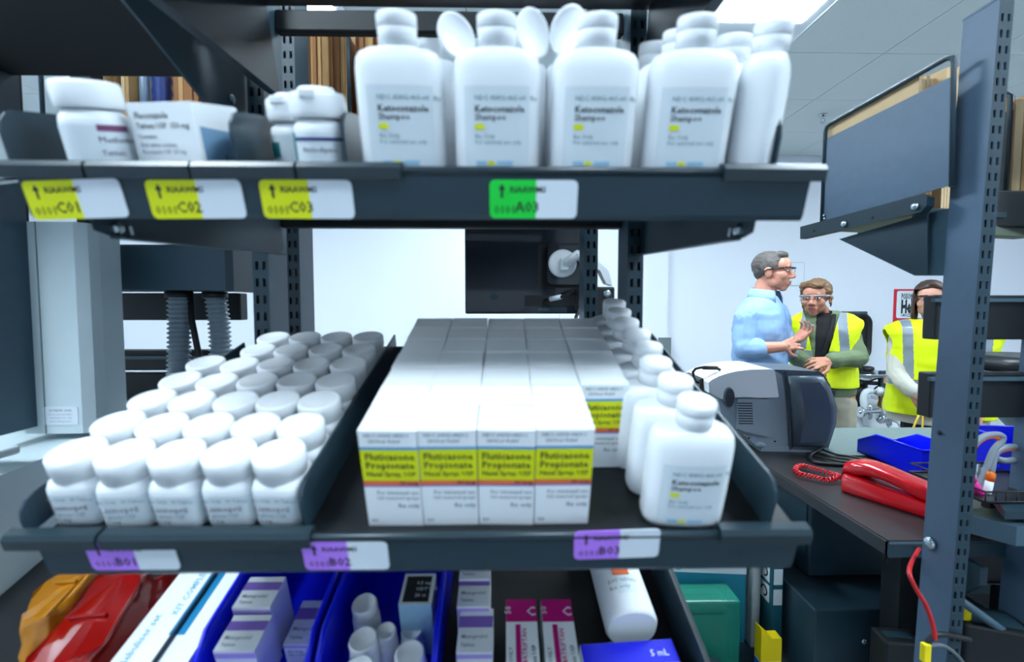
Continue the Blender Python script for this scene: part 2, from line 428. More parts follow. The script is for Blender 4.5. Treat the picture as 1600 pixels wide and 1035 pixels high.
# ---- square white pill bottles, lower shelf
PB = {}
def pill_parts():
    b = MB().loft([squircle(.0385, .0385, 0.0, e=5), squircle(.0395, .0395, .002, e=5), squircle(.0395, .0395, .034, e=5), squircle(.037, .037, .0395, e=4), squircle(.031, .031, .042, e=2)])
    PB['body'] = b.mesh('body', white_p)
    lb = MB()
    ring = [[p for p in squircle(.0400, .0400, z, 28, 5)] for z in (.004, .031)]
    sel = [i % 28 for i in range(15, 28)] ; lb.loft([[r[i] for i in sel] for r in ring], closed=False, cap=False)
    PB['label'] = lb.mesh('label', labelp)
    rows = [('Rx Only   30 Tablets', .0042, .0255, 1), ('Lisinopril', .0078, .0165, 0), ('Tablets USP', .0052, .0105, 1), ('10 mg', .005, .0055, 0)]
    tx = MB()
    for t_, sz, z, mi in rows: tx.text(t_, sz, T(-.0165, -.02025, z) @ RX(90), mi)
    PB['lettering'] = tx.mesh('lettering', [mat('plum_ink', (96, 70, 92), .6), ink_g])
    c = MB(); seg = 36; prof = [(.0178, .040), (.0192, .0405), (.0192, .0465), (.0198, .047), (.0198, .0585), (.0188, .060), (.0165, .0605), (.0158, .0598), (.0, .0598)]
    rings = []
    for r_, z in prof:
        rings.append([((r_ * (1 + (.012 if k % 2 and .0470 <= z < .0586 else 0))) * math.cos(2 * math.pi * k / 56), (r_ * (1 + (.012 if k % 2 and .0470 <= z < .0586 else 0))) * math.sin(2 * math.pi * k / 56), z) for k in range(56)])
    c.loft(rings); PB['cap'] = c.mesh('cap', white_cap)
pill_parts()
x5, y5 = SLo.on(437, 705, .06)
for col in range(5):
    for row in range(7):
        if col == 0 and row > 4: continue
        if row == 6 and col == 0: continue
        x = x5 - .0412 * (4 - col) + random.uniform(-.0008, .0008); y = y5 + .0428 * row + random.uniform(-.001, .001) + (.004 if col == 0 else 0)
        if y > .325: continue
        t = thing('pill_bottle', 'white screw-cap pill bottle on the lower shelf, %s row, %s from the left' % (ORD[row], ORD[col]), 'bottle', place(SLo, x, y, random.uniform(-5, 5)), 'white pill bottles on the lower shelf')
        b = link('body', PB['body'], t); link('cap', PB['cap'], t)
        if row == 0: l = link('label', PB['label'], t); link('lettering', PB['lettering'], l)
# ---- nasal spray cartons
def carton_mesh(w, d, h, bands, mats):
    """bands: list of (z0, z1, material index) on the front face; the rest of the carton uses material 0"""
    m = MB(); x = w / 2
    z = 0.0
    for z0, z1, mi in bands + [(h, h, 0)]:
        if z0 > z: m.add([(-x, 0, z), (x, 0, z), (x, 0, z0), (-x, 0, z0)], [(0, 1, 2, 3)], 0)
        if z1 > z0: m.add([(-x, 0, z0), (x, 0, z0), (x, 0, z1), (-x, 0, z1)], [(0, 1, 2, 3)], mi)
        z = z1
    vs = [(-x, 0, 0), (x, 0, 0), (x, d, 0), (-x, d, 0), (-x, 0, h), (x, 0, h), (x, d, h), (-x, d, h)]
    m.add(vs, [(0, 3, 2, 1), (4, 5, 6, 7), (1, 2, 6, 5), (2, 3, 7, 6), (3, 0, 4, 7)], 0)
    return m.mesh('body', mats)
NW, ND, NH = .0443, .0362, .090
NS_full = carton_mesh(NW, ND, NH, [(.0385, .040, 3), (.040, .0445, 2), (.0445, .073, 1), (.073, .0755, 4)], [paper, yel, orange_b, violet_l, blue_l])
NS_flap = MB().box((-NW / 2 + .001, .001, NH), (NW / 2 - .001, ND - .001, NH + .0006)).box((-NW / 2 + .004, ND - .0015, NH - .006), (NW / 2 - .004, ND + .0001, NH)).mesh('top_flap', paper)
lt = MB()
for s_, sz, x, z, mi, al in (('NDC 60505-0829-1', .0042, -.018, .0845, 1, 'LEFT'), ('24-Hour Relief', .004, -.015, .0795, 1, 'LEFT'),
                              ('Fluticasone', .0085, -.019, .0640, 0, 'LEFT'), ('Propionate', .0085, -.019, .0560, 0, 'LEFT'), ('Nasal Spray, USP', .0056, -.019, .0490, 0, 'LEFT'),
                              ('50 mcg', .0048, .0205, .0408, 0, 'RIGHT'), ('For intranasal use', .0046, .0205, .0315, 1, 'RIGHT'), ('120 metered sprays', .0042, .0205, .0265, 1, 'RIGHT'),
                              ('Rx only', .0055, .0205, .0185, 1, 'RIGHT'), ('RX', .004, -.019, .004, 1, 'LEFT')):
    lt.text(s_, sz, T(x, -.0002, z) @ RX(90), mi, al, bold=.015)
NS_text = lt.mesh('lettering', [ink, ink_g])
xl, yl = SLo.on(577, 822, 0.0)
for row in range(7):
    for col in range(5):
        if col == 4 and row < 2: continue
        x = xl + NW / 2 + .0003 + col * (NW + .0007); y = yl + row * (ND + .0011)
        if y + ND > .335: continue
        dx = random.uniform(-.0005, .0005); front = row == 0 or (col == 4 and row == 2)
        if col == 4 and row == 2: lab = 'nasal spray carton standing two rows back, beside the white shampoo bottles, its yellow front showing'
        elif row == 0: lab = 'front-row nasal spray carton with yellow band, %s from the left' % ORD[col]
        else: lab = 'white nasal spray carton showing only its top, %s row back, %s from the left' % (ORD[row], ORD[col])
        t = thing('spray_carton', lab, 'carton', place(SLo, x + dx, y, random.uniform(-1.2, 1.2), random.uniform(0, .0008)), 'nasal spray cartons on the lower shelf')
        link('body', NS_full, t); link('top_flap', NS_flap, t)
        if front: link('lettering', NS_text, t)
# ---- flat oval shampoo bottles with flip caps
BW, BD, BH = .0655, .036, .086
def shampoo_parts():
    d = {}
    z = [0, .002, .006, .03, .06, .074, .081, .0845, .0868, .0877]
    ws = [.92, .98, 1, 1, .995, .985, .95, .87, .70, .46]; dd = [.86, .95, 1, 1, 1, .97, .90, .82, .76, .74]
    d['body'] = MB().loft([squircle(BW * a, BD * b, zz, 40, 3.0) for zz, a, b in zip(z, ws, dd)]).mesh('body', white_p)
    def front(x): return -BD / 2 * max(0, 1 - abs(2 * x / BW) ** 3.0) ** (1 / 3.0)
    lb = MB(); n = 12; x0, x1 = -.024, .024
    xs = [x0 + (x1 - x0) * i / n for i in range(n + 1)]
    lb.loft([[(x, front(x) - .0004, zz) for x in xs] for zz in (.006, .062)], closed=False, cap=False)
    d['label'] = lb.mesh('label', labelp)
    tx = MB(); wp = lambda z: (lambda v: V((v.x, front(v.x) - .0007, z + v.y)))
    def tl(s_, sz, x, z, mi, bold=0):
        vs, fs = text_mesh(s_, sz, 'LEFT', bold); tx.add([(v.x + x, front(v.x + x) - .0007, z + v.y) for v in vs], fs, mi)
    tl('NDC 45802-465-64   Rx', .0046, -.0165, .0525, 1)
    tl('Ketoconazole', .0066, -.0165, .0445, 0, .02); tl('Shampoo', .0062, -.0165, .0390, 0, .01)
    xs2 = [-.0165, -.013, -.0095]
    tx.loft([[(x, front(x) - .0008, zz) for x in xs2] for zz in (.0325, .0365)], 2, closed=False, cap=False)
    tl('2%', .0034, -.0148, .0332, 0)
    tl('Rx Only', .0044, -.0165, .0265, 1); tl('For external use only', .0040, -.0165, .0225, 1)
    for a, b, mi in ((-.016, -.008, 3), (-.007, -.002, 2), (0, .012, 3)):
        xs3 = [a + (b - a) * i / 4 for i in range(5)]; tx.loft([[(x, front(x) - .0007, zz) for x in xs3] for zz in (.0075, .0105)], mi, closed=False, cap=False)
    d['lettering'] = tx.mesh('lettering', [ink, ink_t, yel, mat('sky_print', (150, 196, 222), .6)])
    d['neck'] = MB().lathe([(.0125, .0868), (.0125, .0895), (.0140, .0900), (.0143, .1000), (.0140, .1004)], 32, sx=1.0, sy=.95).mesh('neck_ring', white_cap)
    d['lid'] = MB().lathe([(.0140, .1006), (.0146, .1010), (.0146, .1085), (.0138, .1100), (.011, .1108), (0.0001, .1110)], 32, sx=1.0, sy=.95).mesh('flip_lid', white_cap)
    o = MB().lathe([(.0, .0), (.0125, .0), (.0145, .0012), (.0145, .0040), (.0132, .0050), (.012, .0035), (.0001, .0030)], 32, sx=1.0, sy=1.28)
    d['open'] = o.mesh('open_lid', white_cap)
    d['spout'] = MB().lathe([(.0138, .1004), (.0136, .1012), (.0045, .1015), (.0035, .1035), (.0001, .1037)], 24).mesh('spout', white_cap)
    return d
SH = shampoo_parts()
def shampoo(s, x, y, rz, label, group, opened=None, text=True):
    t = thing('shampoo_bottle', label, 'bottle', place(s, x, y, rz), group)
    link('body', SH['body'], t); n = link('neck_ring', SH['neck'], t)
    if opened is None: link('flip_lid', SH['lid'], t)
    else:
        link('spout', SH['spout'], n)
        link('open_lid', SH['open'], t, opened)
    if text:
        l = link('label', SH['label'], t); link('lettering', SH['lettering'], l)
    return t
gu = 'white shampoo bottles on the upper shelf'
spots = [(641, 6, 'leftmost'), (778, 0, 'second from the left'), (917, 0, 'third from the left'), (1055, -4, 'fourth from the left')]
for i, (px, rz, w_) in enumerate(spots):
    x, y = SU.on(px, 249.5, 0.0); x = (px - 788) / 720 * (.36 + .024) - XC
    shampoo(SU, x, .021, rz, 'white shampoo bottle with printed label, upper shelf front, %s' % w_, gu)
shampoo(SU, (1163 - 788) / 720 * .395 - XC, .034, 58, 'white shampoo bottle turned edge-on at the end of the upper shelf', gu, text=False)
def on_y(s, px, py, yy):
    """local x and height where the view ray crosses local y = yy"""
    a = s.I @ CAMPOS; d = s.I.to_3x3() @ ray(px, py); q = a + d * ((yy - a.y) / d.y); return q.x, q.z
for px, lx, ly, roll, w_ in ((672, 712, 60, -22, 'leaning right behind the first and second front bottles'), (796, 830, 55, -8, 'standing tallest behind the second front bottle'), (905, 889, 50, 10, 'tilted left behind the third front bottle')):
    xx = (px - 788) / 720 * .405 - XC
    lx_, lz_ = on_y(SU, lx, ly, .050)
    shampoo(SU, xx, .064, 0, 'open flip lid shampoo bottle, lid %s' % w_, gu, T(lx_ - xx, -.013, lz_) @ RY(roll) @ RZ(26 if roll < 0 else -26) @ RX(84), False)
for k, (px, yy, w_) in enumerate(((1035, .062, 'directly behind the fourth front bottle'), (1000, .104, 'far back between the third and fourth front bottles'), (1110, .075, 'peeking out between the fourth bottle and the edge-on one'))):
    shampoo(SU, (px - 788) / 720 * (.36 + yy) - XC, yy, 0, 'closed white shampoo bottle %s' % w_, gu, None, False)
gl = 'white shampoo bottles on the lower shelf'
xa = (1070 - 788) / 720 * .378 - XC
shampoo(SLo, xa, .022, -3, 'white shampoo bottle with label at the front right of the lower shelf', gl)
for k in range(1, 8):
    y = .022 + .0372 * k
    if y > .315: break
    shampoo(SLo, xa - (.004 if k == 1 else .007) + random.uniform(-.002, .002), y, random.uniform(-4, 4), 'white shampoo bottle in the lower shelf file, %s behind the labelled one' % ORD[k - 1], gl, None, False)
# ---- upper shelf odds
def pot(s, px, py, y, dia, hb, hc, label, rz=0, capd=.95, bands=(), grp=None, txt=None, name='pill_bottle', flip=False):
    x = (px - 788) / 720 * (.36 + y * .954) - XC
    t = thing(name, label, 'bottle', place(s, x, y, rz), grp); r = dia / 2
    MB().lathe([(r * .95, 0), (r, .002), (r, hb * .80), (r * .96, hb * .90), (r * .84, hb * .97), (r * .82, hb)], 36).build('body', white_p, t)
    rc = r * capd
    prof = [(rc * .97, hb + .001), (rc, hb + .002), (rc * 1.02, hb + hc * .25), (rc * 1.02, hb + hc * .85), (rc * .97, hb + hc * .97), (rc * .9, hb + hc), (.0001, hb + hc)]
    rings = [[(q * (1 + .012 * (k % 2)) * math.cos(2 * math.pi * k / 64), q * (1 + .012 * (k % 2)) * math.sin(2 * math.pi * k / 64), z) for k in range(64)] for q, z in prof]
    c = MB().loft(rings).build('cap', white_cap, t)
    if flip: MB().lathe([(rc * .7, 0), (rc * .7, .003), (rc * .6, .005), (.0001, .0055)], 28).box((-.006, -rc * 1.08, -.004), (.006, -rc * .8, .002), 0, None, .001).build('cap_tab', white_cap, c, T(0, 0, hb + hc - .001))
    m = MB(); ms = [labelp]; a0, a1 = 180, 360; n = 20
    def arc(z, rr, p, q): return [(rr * math.cos(R(p + (q - p) * i / n)), rr * math.sin(R(p + (q - p) * i / n)), z) for i in range(n + 1)]
    m.loft([arc(hb * .06, r + .0004, a0, a1), arc(hb * .76, r + .0004, a0, a1)], 0, closed=False, cap=False)
    for z0, z1, p, q, mm in bands:
        ms.append(mm); m.loft([arc(z0, r + .0007, p, q), arc(z1, r + .0007, p, q)], len(ms) - 1, closed=False, cap=False)
    l = m.build('label', ms, t)
    if txt:
        tm = MB()
        for s_, sz, ang, z in txt:
            vs, fs = text_mesh(s_, sz, 'LEFT'); tm.add([((r + .0009) * math.cos(R(ang) + v.x / r), (r + .0009) * math.sin(R(ang) + v.x / r), z + v.y) for v in vs], fs, 0)
        tm.build('lettering', [mat('plum_ink', (96, 70, 92), .6)], l)
    return t
plum = mat('plum_band', (120, 66, 104), .5); teal_b = mat('teal_band', (30, 128, 128), .5); navy_b = mat('navy_band', (44, 52, 116), .5)
pot(SU, 190, 200, .024, .044, .045, .020, 'large white screw-cap bottle at the left end of the upper shelf', 18, .96, [(.030, .0345, 290, 345, plum)], None, [('Metformin HCl', .006, 288, .022), ('Tablets', .005, 288, .013)])
gsm = 'two small white bottles with teal bands'
pot(SU, 517, 190, .022, .040, .039, .019, 'small white bottle with navy stripe and ribbed cap, nearer of the pair', 0, 1.0, [(.024, .0265, 215, 350, navy_b), (.004, .030, 182, 222, teal_b)], gsm, [('Amlodipine', .0055, 245, .016)], flip=True)
pot(SU, 480, 190, .062, .040, .039, .019, 'small white bottle with teal band, half hidden behind the navy-striped one', -12, 1.0, [(.012, .024, 182, 260, teal_b)], gsm, flip=True)
# tablet carton
x = (318 - 788) / 720 * .385 - XC
t = thing('tablet_carton', 'small white tablet carton with pale blue side, turned on the upper shelf', 'carton', place(SU, x - .002, .024, -14) @ T(-.004, -.012, 0))
bl = mat('pale_blue_print', (128, 168, 200), .6)
w_, d_, h_ = .060, .044, .050
m = MB().box((-w_ / 2, 0, 0), (w_ / 2, d_, h_)); m.add([(w_ / 2 + .0002, .004, 0.002), (w_ / 2 + .0002, d_ - .001, .002), (w_ / 2 + .0002, d_ - .001, .030), (w_ / 2 + .0002, .004, .034)], [(0, 1, 2, 3)], 1)
m.build('body', [paper, bl], t)
MB().box((-w_ / 2 + .001, .001, h_), (w_ / 2 - .001, d_ - .001, h_ + .0006)).build('top_flap', paper, t)
tm = MB()
for s_, sz, z, mi in (('Fluconazole', .0066, .0395, 0), ('Tablets USP  150 mg', .0058, .0325, 0), ('Contains:', .0046, .0255, 1), ('Each tablet contains', .0042, .0195, 1), ('fluconazole USP 150 mg', .0042, .0145, 1), ('Rx Only', .005, .006, 0)):
    tm.text(s_, sz, T(-w_ / 2 + .006, -.0003, z) @ RX(90), mi, bold=.01)
tm.build('lettering', [ink, ink_g], t)
MB().text('Rx 12', .008, T(w_ / 2 + .0005, .022, .008) @ RZ(90) @ RX(90), 0).build('side_lettering', ink, t)

# ================================================================== behind and left of the rack
t = thing('flat_shelf', 'dark flat shelf of the neighbouring rack, its underside filling the upper corner', 'shelf')
MB().box((-1.35, .49, 1.79), (-.402, .752, 1.825), 0, None, .003).build('deck', matte_k, t)
b = MB().prism([(.76, 1.789), (.76, 1.70), (.655, 1.70), (.535, 1.746), (.49, 1.76), (.49, 1.789)], -.405, -.402, 'x'); b.build('bracket', post_m, t)
MB().lathe([(.007, 0), (.007, .003), (.004, .005)], 6, smooth=False).build('bolt', zinc, t, T(-.4015, .70, 1.735) @ RY(90))
rf = rack_frame('rack_frame', 'slotted upright and crossbars of the neighbouring rack beside the grey column', [(-.79, .70, .82, 1.2345)],
           [((-1.35, .83, 1.465), (-.766, .86, 1.575)), ((-1.35, .766, 1.60), (-.82, .78, 1.64)), ((-.815, .90, 1.2235), (-.775, .93, 2.05)), ((-.86, .80, 1.2235), (-.83, .83, 2.05))])
rf = rack_frame('rack_frame', 'black crossbars of the rear rack showing between the grey column and the slotted upright', [(-.62, 1.26, 2.0)],
           [((-1.3, 1.06, 1.40), (-.60, 1.09, 1.462)), ((-1.3, 1.06, 1.285), (-.55, 1.09, 1.332)), ((-1.3, 1.07, 1.10), (-.55, 1.095, 1.278))])
MB().box((-1.3, 1.048, 1.312), (-.55, 1.0595, 1.318)).build('edge_rail', post_m, rf)
t = thing('cable_trough', 'charcoal metal trough under the upper shelf with two hoses hanging from it', 'trough')
MB().prism([(.90, 1.463), (1.02, 1.463), (1.02, 1.545), (1.01, 1.55), (.905, 1.55), (.90, 1.545)], -.95, -.535, 'x').build('body', post_m, t)
MB().prism([(.895, 1.460), (1.025, 1.460), (1.025, 1.553), (.895, 1.553)], -.534, -.518, 'x').build('end_plate', steel, t)
hose_m = mat('grey_corrugated_hose', (140, 156, 166), .35, 0, .05)
for lab, x0, x1, y in (('grey corrugated hose hanging straight behind the pill bottles', -.665, -.685, .955), ('grey corrugated hose beside the straight one, bent towards the upright', -.61, -.635, .985)):
    pts = []; rr = []
    for i in range(129):
        u = i / 128; pts.append((x0 + (x1 - x0) * u ** 2 + (.0 if y < .97 else .012 * math.sin(u * 3.1)), y, 1.462 - .30 * u)); rr.append(.0172 + (.0042 if i % 4 < 2 else 0))
    h = thing('corrugated_hose', lab, 'hose', T(0, 0, 0), 'hanging hoses'); MB().tube(pts, rr, 14).build('sleeve', hose_m, h)
    MB().lathe([(.024, 0), (.024, .012), (.019, .014)], 18).build('collar', black_p, h, T(x0, y, 1.449))
t = thing('cable', 'thin black cable running down between the two hoses', 'cable'); MB().tube([(-.645, .96, 1.462), (-.64, .955, 1.40), (-.625, .95, 1.33), (-.605, .95, 1.2)], .006, 8).build('sheath', rubber, t)
# grey column on a light machine base
t = thing('lift_column', 'tall light grey metal column with a small white notice sticker', 'column', T(-.715, .80, 1.222))
MB().prism([(-.070, -.04), (.022, -.04), (.034, -.028), (.038, -.012), (.038, .03), (-.070, .03)], 0, .345, 'z').build('body', lightgrey, t)
MB().box((-.0375, -.0415, 0), (-.0365, -.0399, .345)).build('seam', mat('seam_grey', (120, 132, 138), .5), t)
st = MB().prism(rrect(.056, .030, .003), 0, .0006, 'z').build('notice_sticker', tagw, t, T(-.012, -.0406, .030) @ RX(90))
tm = MB()
for i, (s_, sz) in enumerate((('EXTREME CARE', .0052), ('Disconnect power before', .0036), ('opening this cover. Only', .0036), ('trained staff may service', .0036))): tm.text(s_, sz, T(0, .007 - i * .0058, .0008), 0, 'CENTER')
tm.build('lettering', ink_g, st)
MB().lathe([(.008, 0), (.008, .004), (.003, .006)], 16).build('screw', zinc, t, T(-.073, .01, .215) @ RY(-90))
t = thing('machine_base', 'light grey machine housing under the column at the left edge', 'machine')
pr = [(.36, 1.118), (.60, 1.20), (.94, 1.222), (.94, .25), (.30, .25), (.30, 1.05)]
MB().prism(pr, -1.25, -.685, 'x').build('housing', lightgrey, t)
MB().box((-1.25, .62, 1.2215), (-.69, .66, 1.2335), 0, None, .003).build('rim', lightgrey, t)
MB().box((-1.2, .35, 0), (-.7, .9, .25)).build('plinth', black_p, t)
t = thing('side_guard', 'pale grey sloped guard panel at the left end of the upper shelf', 'panel')
MB().prism([(.42, 1.538), (.66, 1.63), (.66, 1.66), (.42, 1.59)], -.47, -.466, 'x').build('panel', lightgrey, t)
MB().prism([(.42, 1.535), (.66, 1.63), (.66, 1.635), (.42, 1.54)], -.56, -.466, 'x').build('flange', lightgrey, t)

# ---- rear shelf with flattened cartons
t = thing('flat_shelf', 'rear shelf carrying bundles of flattened cartons behind the upper shelf', 'shelf')
MB().box((-.95, .93, 1.735), (.45, 1.25, 1.76), 0, None, .002).build('deck', steel_d, t)
for x in (-.90, -.305, .13, .40): MB().tube([(x, .935, 1.76), (x, .935, 1.985), (x, .955, 2.01), (x, 1.20, 2.01), (x, 1.22, 1.99), (x, 1.22, 1.76)], .004, 8).build('wire_divider', steel, t)
def bundle(label, x0, x1, n, z1, m1, m2, y0=.95, y1=1.2, z0=1.7603, group='bundles of flattened cartons'):
    t = thing('carton_bundle', label, 'cartons', T(x0, y0, z0), group); wd = (x1 - x0) / n
    for i in range(n):
        hh = z1 - z0 - random.uniform(0, .012); a = i * wd; yy = random.uniform(0, .012)
        MB().box((a + .0004, yy, 0), (a + wd - .0008, y1 - y0 - .01, hh)).build('sheet', random.choice((m1, m1, m2)), t)
bundle('bundle of flattened brown cartons between the upright and the wire divider', -.445, -.312, 17, 2.0, card, card_d)
bundle('flattened brown cartons right of the wire divider, behind the first shampoo bottle', -.298, -.17, 14, 1.99, card, card_d)
bundle('flattened brown cartons behind the large white screw-cap bottle', -.80, -.745, 7, 2.0, card, card_l)
bundle('few flattened cartons at the foot of the dark shelf bracket', -.66, -.60, 6, 2.0, card_d, card)
t = thing('blue_hose', 'blue and white ribbed hose end standing behind the tablet carton', 'hose')
MB().tube([(-.700, .98, 1.7605 + .012 * i) for i in range(19)], [.016 + (.003 if i % 2 else 0) for i in range(19)], 12).build('sleeve', mat('navy_hose', (38, 62, 128), .4), t)
MB().tube([(-.735, .98, 1.761), (-.735, .98, 1.98)], .010, 12).build('pipe', mat('grey_blue_pipe', (120, 140, 160), .4), t)

# ---- monitor seen from behind, on an arm
MY = 1.15
t = thing('monitor', 'black monitor seen from behind on a white arm mount', 'monitor', T(.165, MY, 1.535) @ RZ(3))
MB().box((-.262, 0.012, -.122), (.060, .03, .20), 0, None, .004).build('bezel', black_p, t)
back = mat('glossy_black_back', (30, 36, 44), .22, 0, .05, coat=.4)
MB().prism([(-.258, -.118), (.056, -.118), (.056, .196), (-.258, .196)], -.006, .012, 'y').build('rear_shell', back, t)
MB().prism([(-.02 + x, z) for x, z in [(-.062, -.058), (.052, -.058), (.052, .05), (-.062, .05)]], -.0062, -.005, 'y').build('recess', steel_d, t)
MB().prism(rrect(.088, .096, .010), -.026, -.0065, 'y').build('mount_plate', back, t, T(-.018, 0, -.002))
MB().lathe([(.034, 0), (.034, .008), (.030, .012), (.0001, .012)], 32).build('mount_disc', white_p, t, T(-.026, -.026, .0) @ RX(90))
MB().box((-.014, -.05, -.018), (.006, -.038, .012), 0, None, .003).build('swivel_joint', lightgrey, t, T(-.02, 0, 0))
MB().tube([(-.02, -.045, 0), (.005, -.06, .018), (.03, -.055, .012)], .012, 12).build('arm_elbow', white_p, t)
MB().prism([(.0, .02), (.03, .02), (.075, -.02), (.085, -.055), (.07, -.05), (.055, -.02), (.01, .004)], -.075, -.045, 'y').build('arm', white_p, t)
MB().lathe([(.009, 0), (.009, .001), (.007, .0012), (.0001, .0012)], 20).build('power_mark', steel, t, T(-.19, -.0062, -.078) @ RX(90))
MB().box((-.115, -.0072, -.103), (.035, -.006, -.076)).build('port_strip', steel_d, t)
MB().box((-.085, -.0075, -.118), (-.01, -.0062, -.105)).build('rating_plate', steel, t)
MB().text('MODEL', .008, T(-.08, -.0078, -.114) @ RX(90), 0).build('lettering', ink_g, t)
t = thing('arm_clamp', 'black clamp block with a zinc bolt holding the monitor arm', 'clamp', T(.215, 1.02, 1.40))
MB().box((-.035, 0, 0), (.03, .05, .075), 0, None, .004).build('block', black_p, t)
MB().lathe([(.0085, 0), (.0085, .004), (.005, .006), (.0001, .006)], 16).build('bolt', zinc, t, T(.012, 0, .060) @ RX(90))
for z in (.03, .04): MB().lathe([(.003, 0), (.003, .002), (.0001, .002)], 10).build('screw', zinc, t, T(-.018, 0, z) @ RX(90))
MB().box((-.03, .051, -.16), (.03, .08, 0)).build('upright_rod', black_p, t)
for lab, pts in (('thin black cable looping from the monitor to the clamp', [(.10, 1.135, 1.447), (.14, 1.10, 1.455), (.165, 1.08, 1.47), (.20, 1.05, 1.478)]), ('black cable hanging beside the clamp behind the cartons', [(.17, 1.06, 1.47), (.165, 1.03, 1.42), (.15, 1.02, 1.38), (.13, 1.02, 1.33)])):
    c = thing('cable', lab, 'cable', None, 'monitor cables'); MB().tube(pts, .004, 8).build('sheath', rubber, c)
    MB().tube([V(pts[0]).lerp(V(pts[1]), .3), V(pts[0]).lerp(V(pts[1]), .9)], .006, 8).build('cable_tag', tagw if 'loop' in lab else rubber, c)

# ================================================================== right rack and its carton shelf
rf = rack_frame('rack_frame', 'slotted charcoal upright and black crossbars of the rack at the right edge',
           [(.800, .757, 1.922), (1.065, .845, 2.3)],
           [((.845, .885, 1.585), (1.6, .915, 1.655)), ((.842, .885, 1.366), (1.6, .915, 1.453)), ((.838, .885, 1.211), (1.6, .915, 1.300)), ((.83, .885, .40), (1.6, .915, .46))], 1.7, lit_coat_m)
for z in (1.440, 1.286): MB().box((.83, .877, z), (1.6, .8845, z + .007)).build('edge_rail', post_m, rf)
MB().lathe([(.011, 0), (.011, .005), (.007, .008), (.0001, .008)], 18).build('bolt', zinc, rf, T(.772, .80, 1.003) @ RY(-90))
MB().lathe([(.004, 0), (.004, .001), (.0001, .001)], 10).build('bolt', ink, rf, T(.7775, .80, 1.205) @ RY(-90))
QA, QB = V((.770, .78, 0)), V((.716, 1.04, 0))
qd = (QB - QA).normalized(); QX = frame(QA, (qd.y, -qd.x, 0), (0, 0, 1))     # local y runs back along the panel
QI = QX.inverted()
def onq(px, py, x=0.0):
    a = QI @ CAMPOS; d = QI.to_3x3() @ ray(px, py); q = a + d * ((x - a.x) / d.x); return (q.y, q.z)
def poly(pts, x=0.0): return [onq(px, py, x) for px, py in pts]
t = thing('carton_shelf', 'dark shelf with tall side plate and wire frame, full of flattened cartons', 'shelf', QX)
MB().prism(poly([(1289, 218), (1490, 118), (1487, 289), (1284, 347)]), .0, .003, 'x').build('side_plate', lit_coat_m, t)
a, b, c, d = poly([(1284, 352), (1290, 197), (1491, 86), (1487, 292)])
pth = [(0, a[0], a[1]), (0, b[0], b[1] - .012), (0, b[0] - .003, b[1] - .003), (0, b[0] - .012, b[1]), (0, c[0] + .012, c[1]), (0, c[0] + .003, c[1] - .003), (0, c[0], c[1] - .012), (0, d[0], d[1])]
MB().tube(pth, .0042, 10).build('wire_frame', steel, t)
MB().prism(poly([(1258, 355), (1450, 304), (1458, 308), (1457, 322), (1448, 332), (1258, 374)]), -.014, .004, 'x').build('side_beam', steel, t)
for px, py in ((1320, 350), (1431, 323)): y, z = onq(px, py, -.014); MB().lathe([(.0062, 0), (.0062, .004), (.004, .006), (.0001, .006)], 16).build('bolt', zinc, t, T(-.014, y, z) @ RY(-90))
for px, py in ((1272, 361), (1363, 340)): y, z = onq(px, py, -.014); MB().lathe([(.003, 0), (.003, .0006), (.0001, .0006)], 10).build('hole', ink, t, T(-.0141, y, z) @ RY(-90))
for px, py in ((1289, 342), (1288, 337)): y, z = onq(px, py, 0); MB().lathe([(.003, 0), (.003, .002), (.0001, .002)], 10).build('screw', zinc, t, T(-.001, y, z) @ RY(-90))
MB().prism(poly([(1311, 374), (1449, 333), (1449, 431), (1429, 431)], .006), .006, .009, 'x').build('bracket', steel, t)
MB().prism(poly([(1449, 333), (1500, 322), (1500, 431), (1449, 431)], .03), .03, .035, 'x').build('bracket_web', post_m, t)
zb = onq(1284, 352)[1]
MB().box((.004, .062, zb - .012), (.60, .27, zb - .002)).build('deck', steel, t)
MB().box((.01, .066, zb - .045), (.55, .08, zb - .013)).build('deck_rib', mat('olive_grey_paint', (96, 106, 92), .5), t)
def cbundle(label, x0, x1, y0, y1, z1s, m1, m2, n, letter=False):
    t = thing('carton_bundle', label, 'cartons', QX, 'cartons in the right-hand shelf'); wd = (x1 - x0) / n
    for i in range(n):
        a = x0 + wd * i; m = MB().prism([(y0, zb - .0015), (y1, zb - .0015), (y1, z1s[1] - random.uniform(0, .004)), (y0, z1s[0] - random.uniform(0, .01))], a + .0005, a + wd - .0008, 'x')
        o = m.build('sheet', random.choice((m1, m1, m2)), t)
    return t
zt0 = onq(1437, 120, .008)[1]; zt1 = onq(1292, 200, .008)[1]
cbundle('tan carton lying against the dark side plate, its top edge showing', .006, .05, onq(1437, 130, .008)[0], .262, (zt0 + .006, zt1 + .004), card_l, card, 5)
cbundle('upright pale carton edges fanned out beside the slotted upright', .052, .18, .062, .20, (zt0 + .022, zt0 + .016), card_l, card, 18)
t = thing('carton_shelf', 'black side plate of the next carton bay, cut by the right edge', 'shelf')
MB().box((1.03, .94, 1.655), (1.034, 1.3, 1.83)).build('side_plate', steel_d, t)
MB().tube([(1.032, .945, 1.66), (1.032, .945, 1.86), (1.032, .96, 1.875), (1.032, 1.28, 1.875)], .0045, 8).build('wire_frame', steel, t)
MB().box((1.0, .92, 1.635), (1.6, 1.3, 1.654)).build('deck', steel, t)
t = thing('carton_bundle', 'brown cartons in the next bay, just right of the slotted upright', 'cartons', None, 'cartons in the right-hand shelf')
for i in range(8): MB().box((1.04 + .02 * i, .96, 1.655), (1.0575 + .02 * i, 1.25, 1.87 - random.uniform(0, .01))).build('sheet', random.choice((card, card_l)), t)
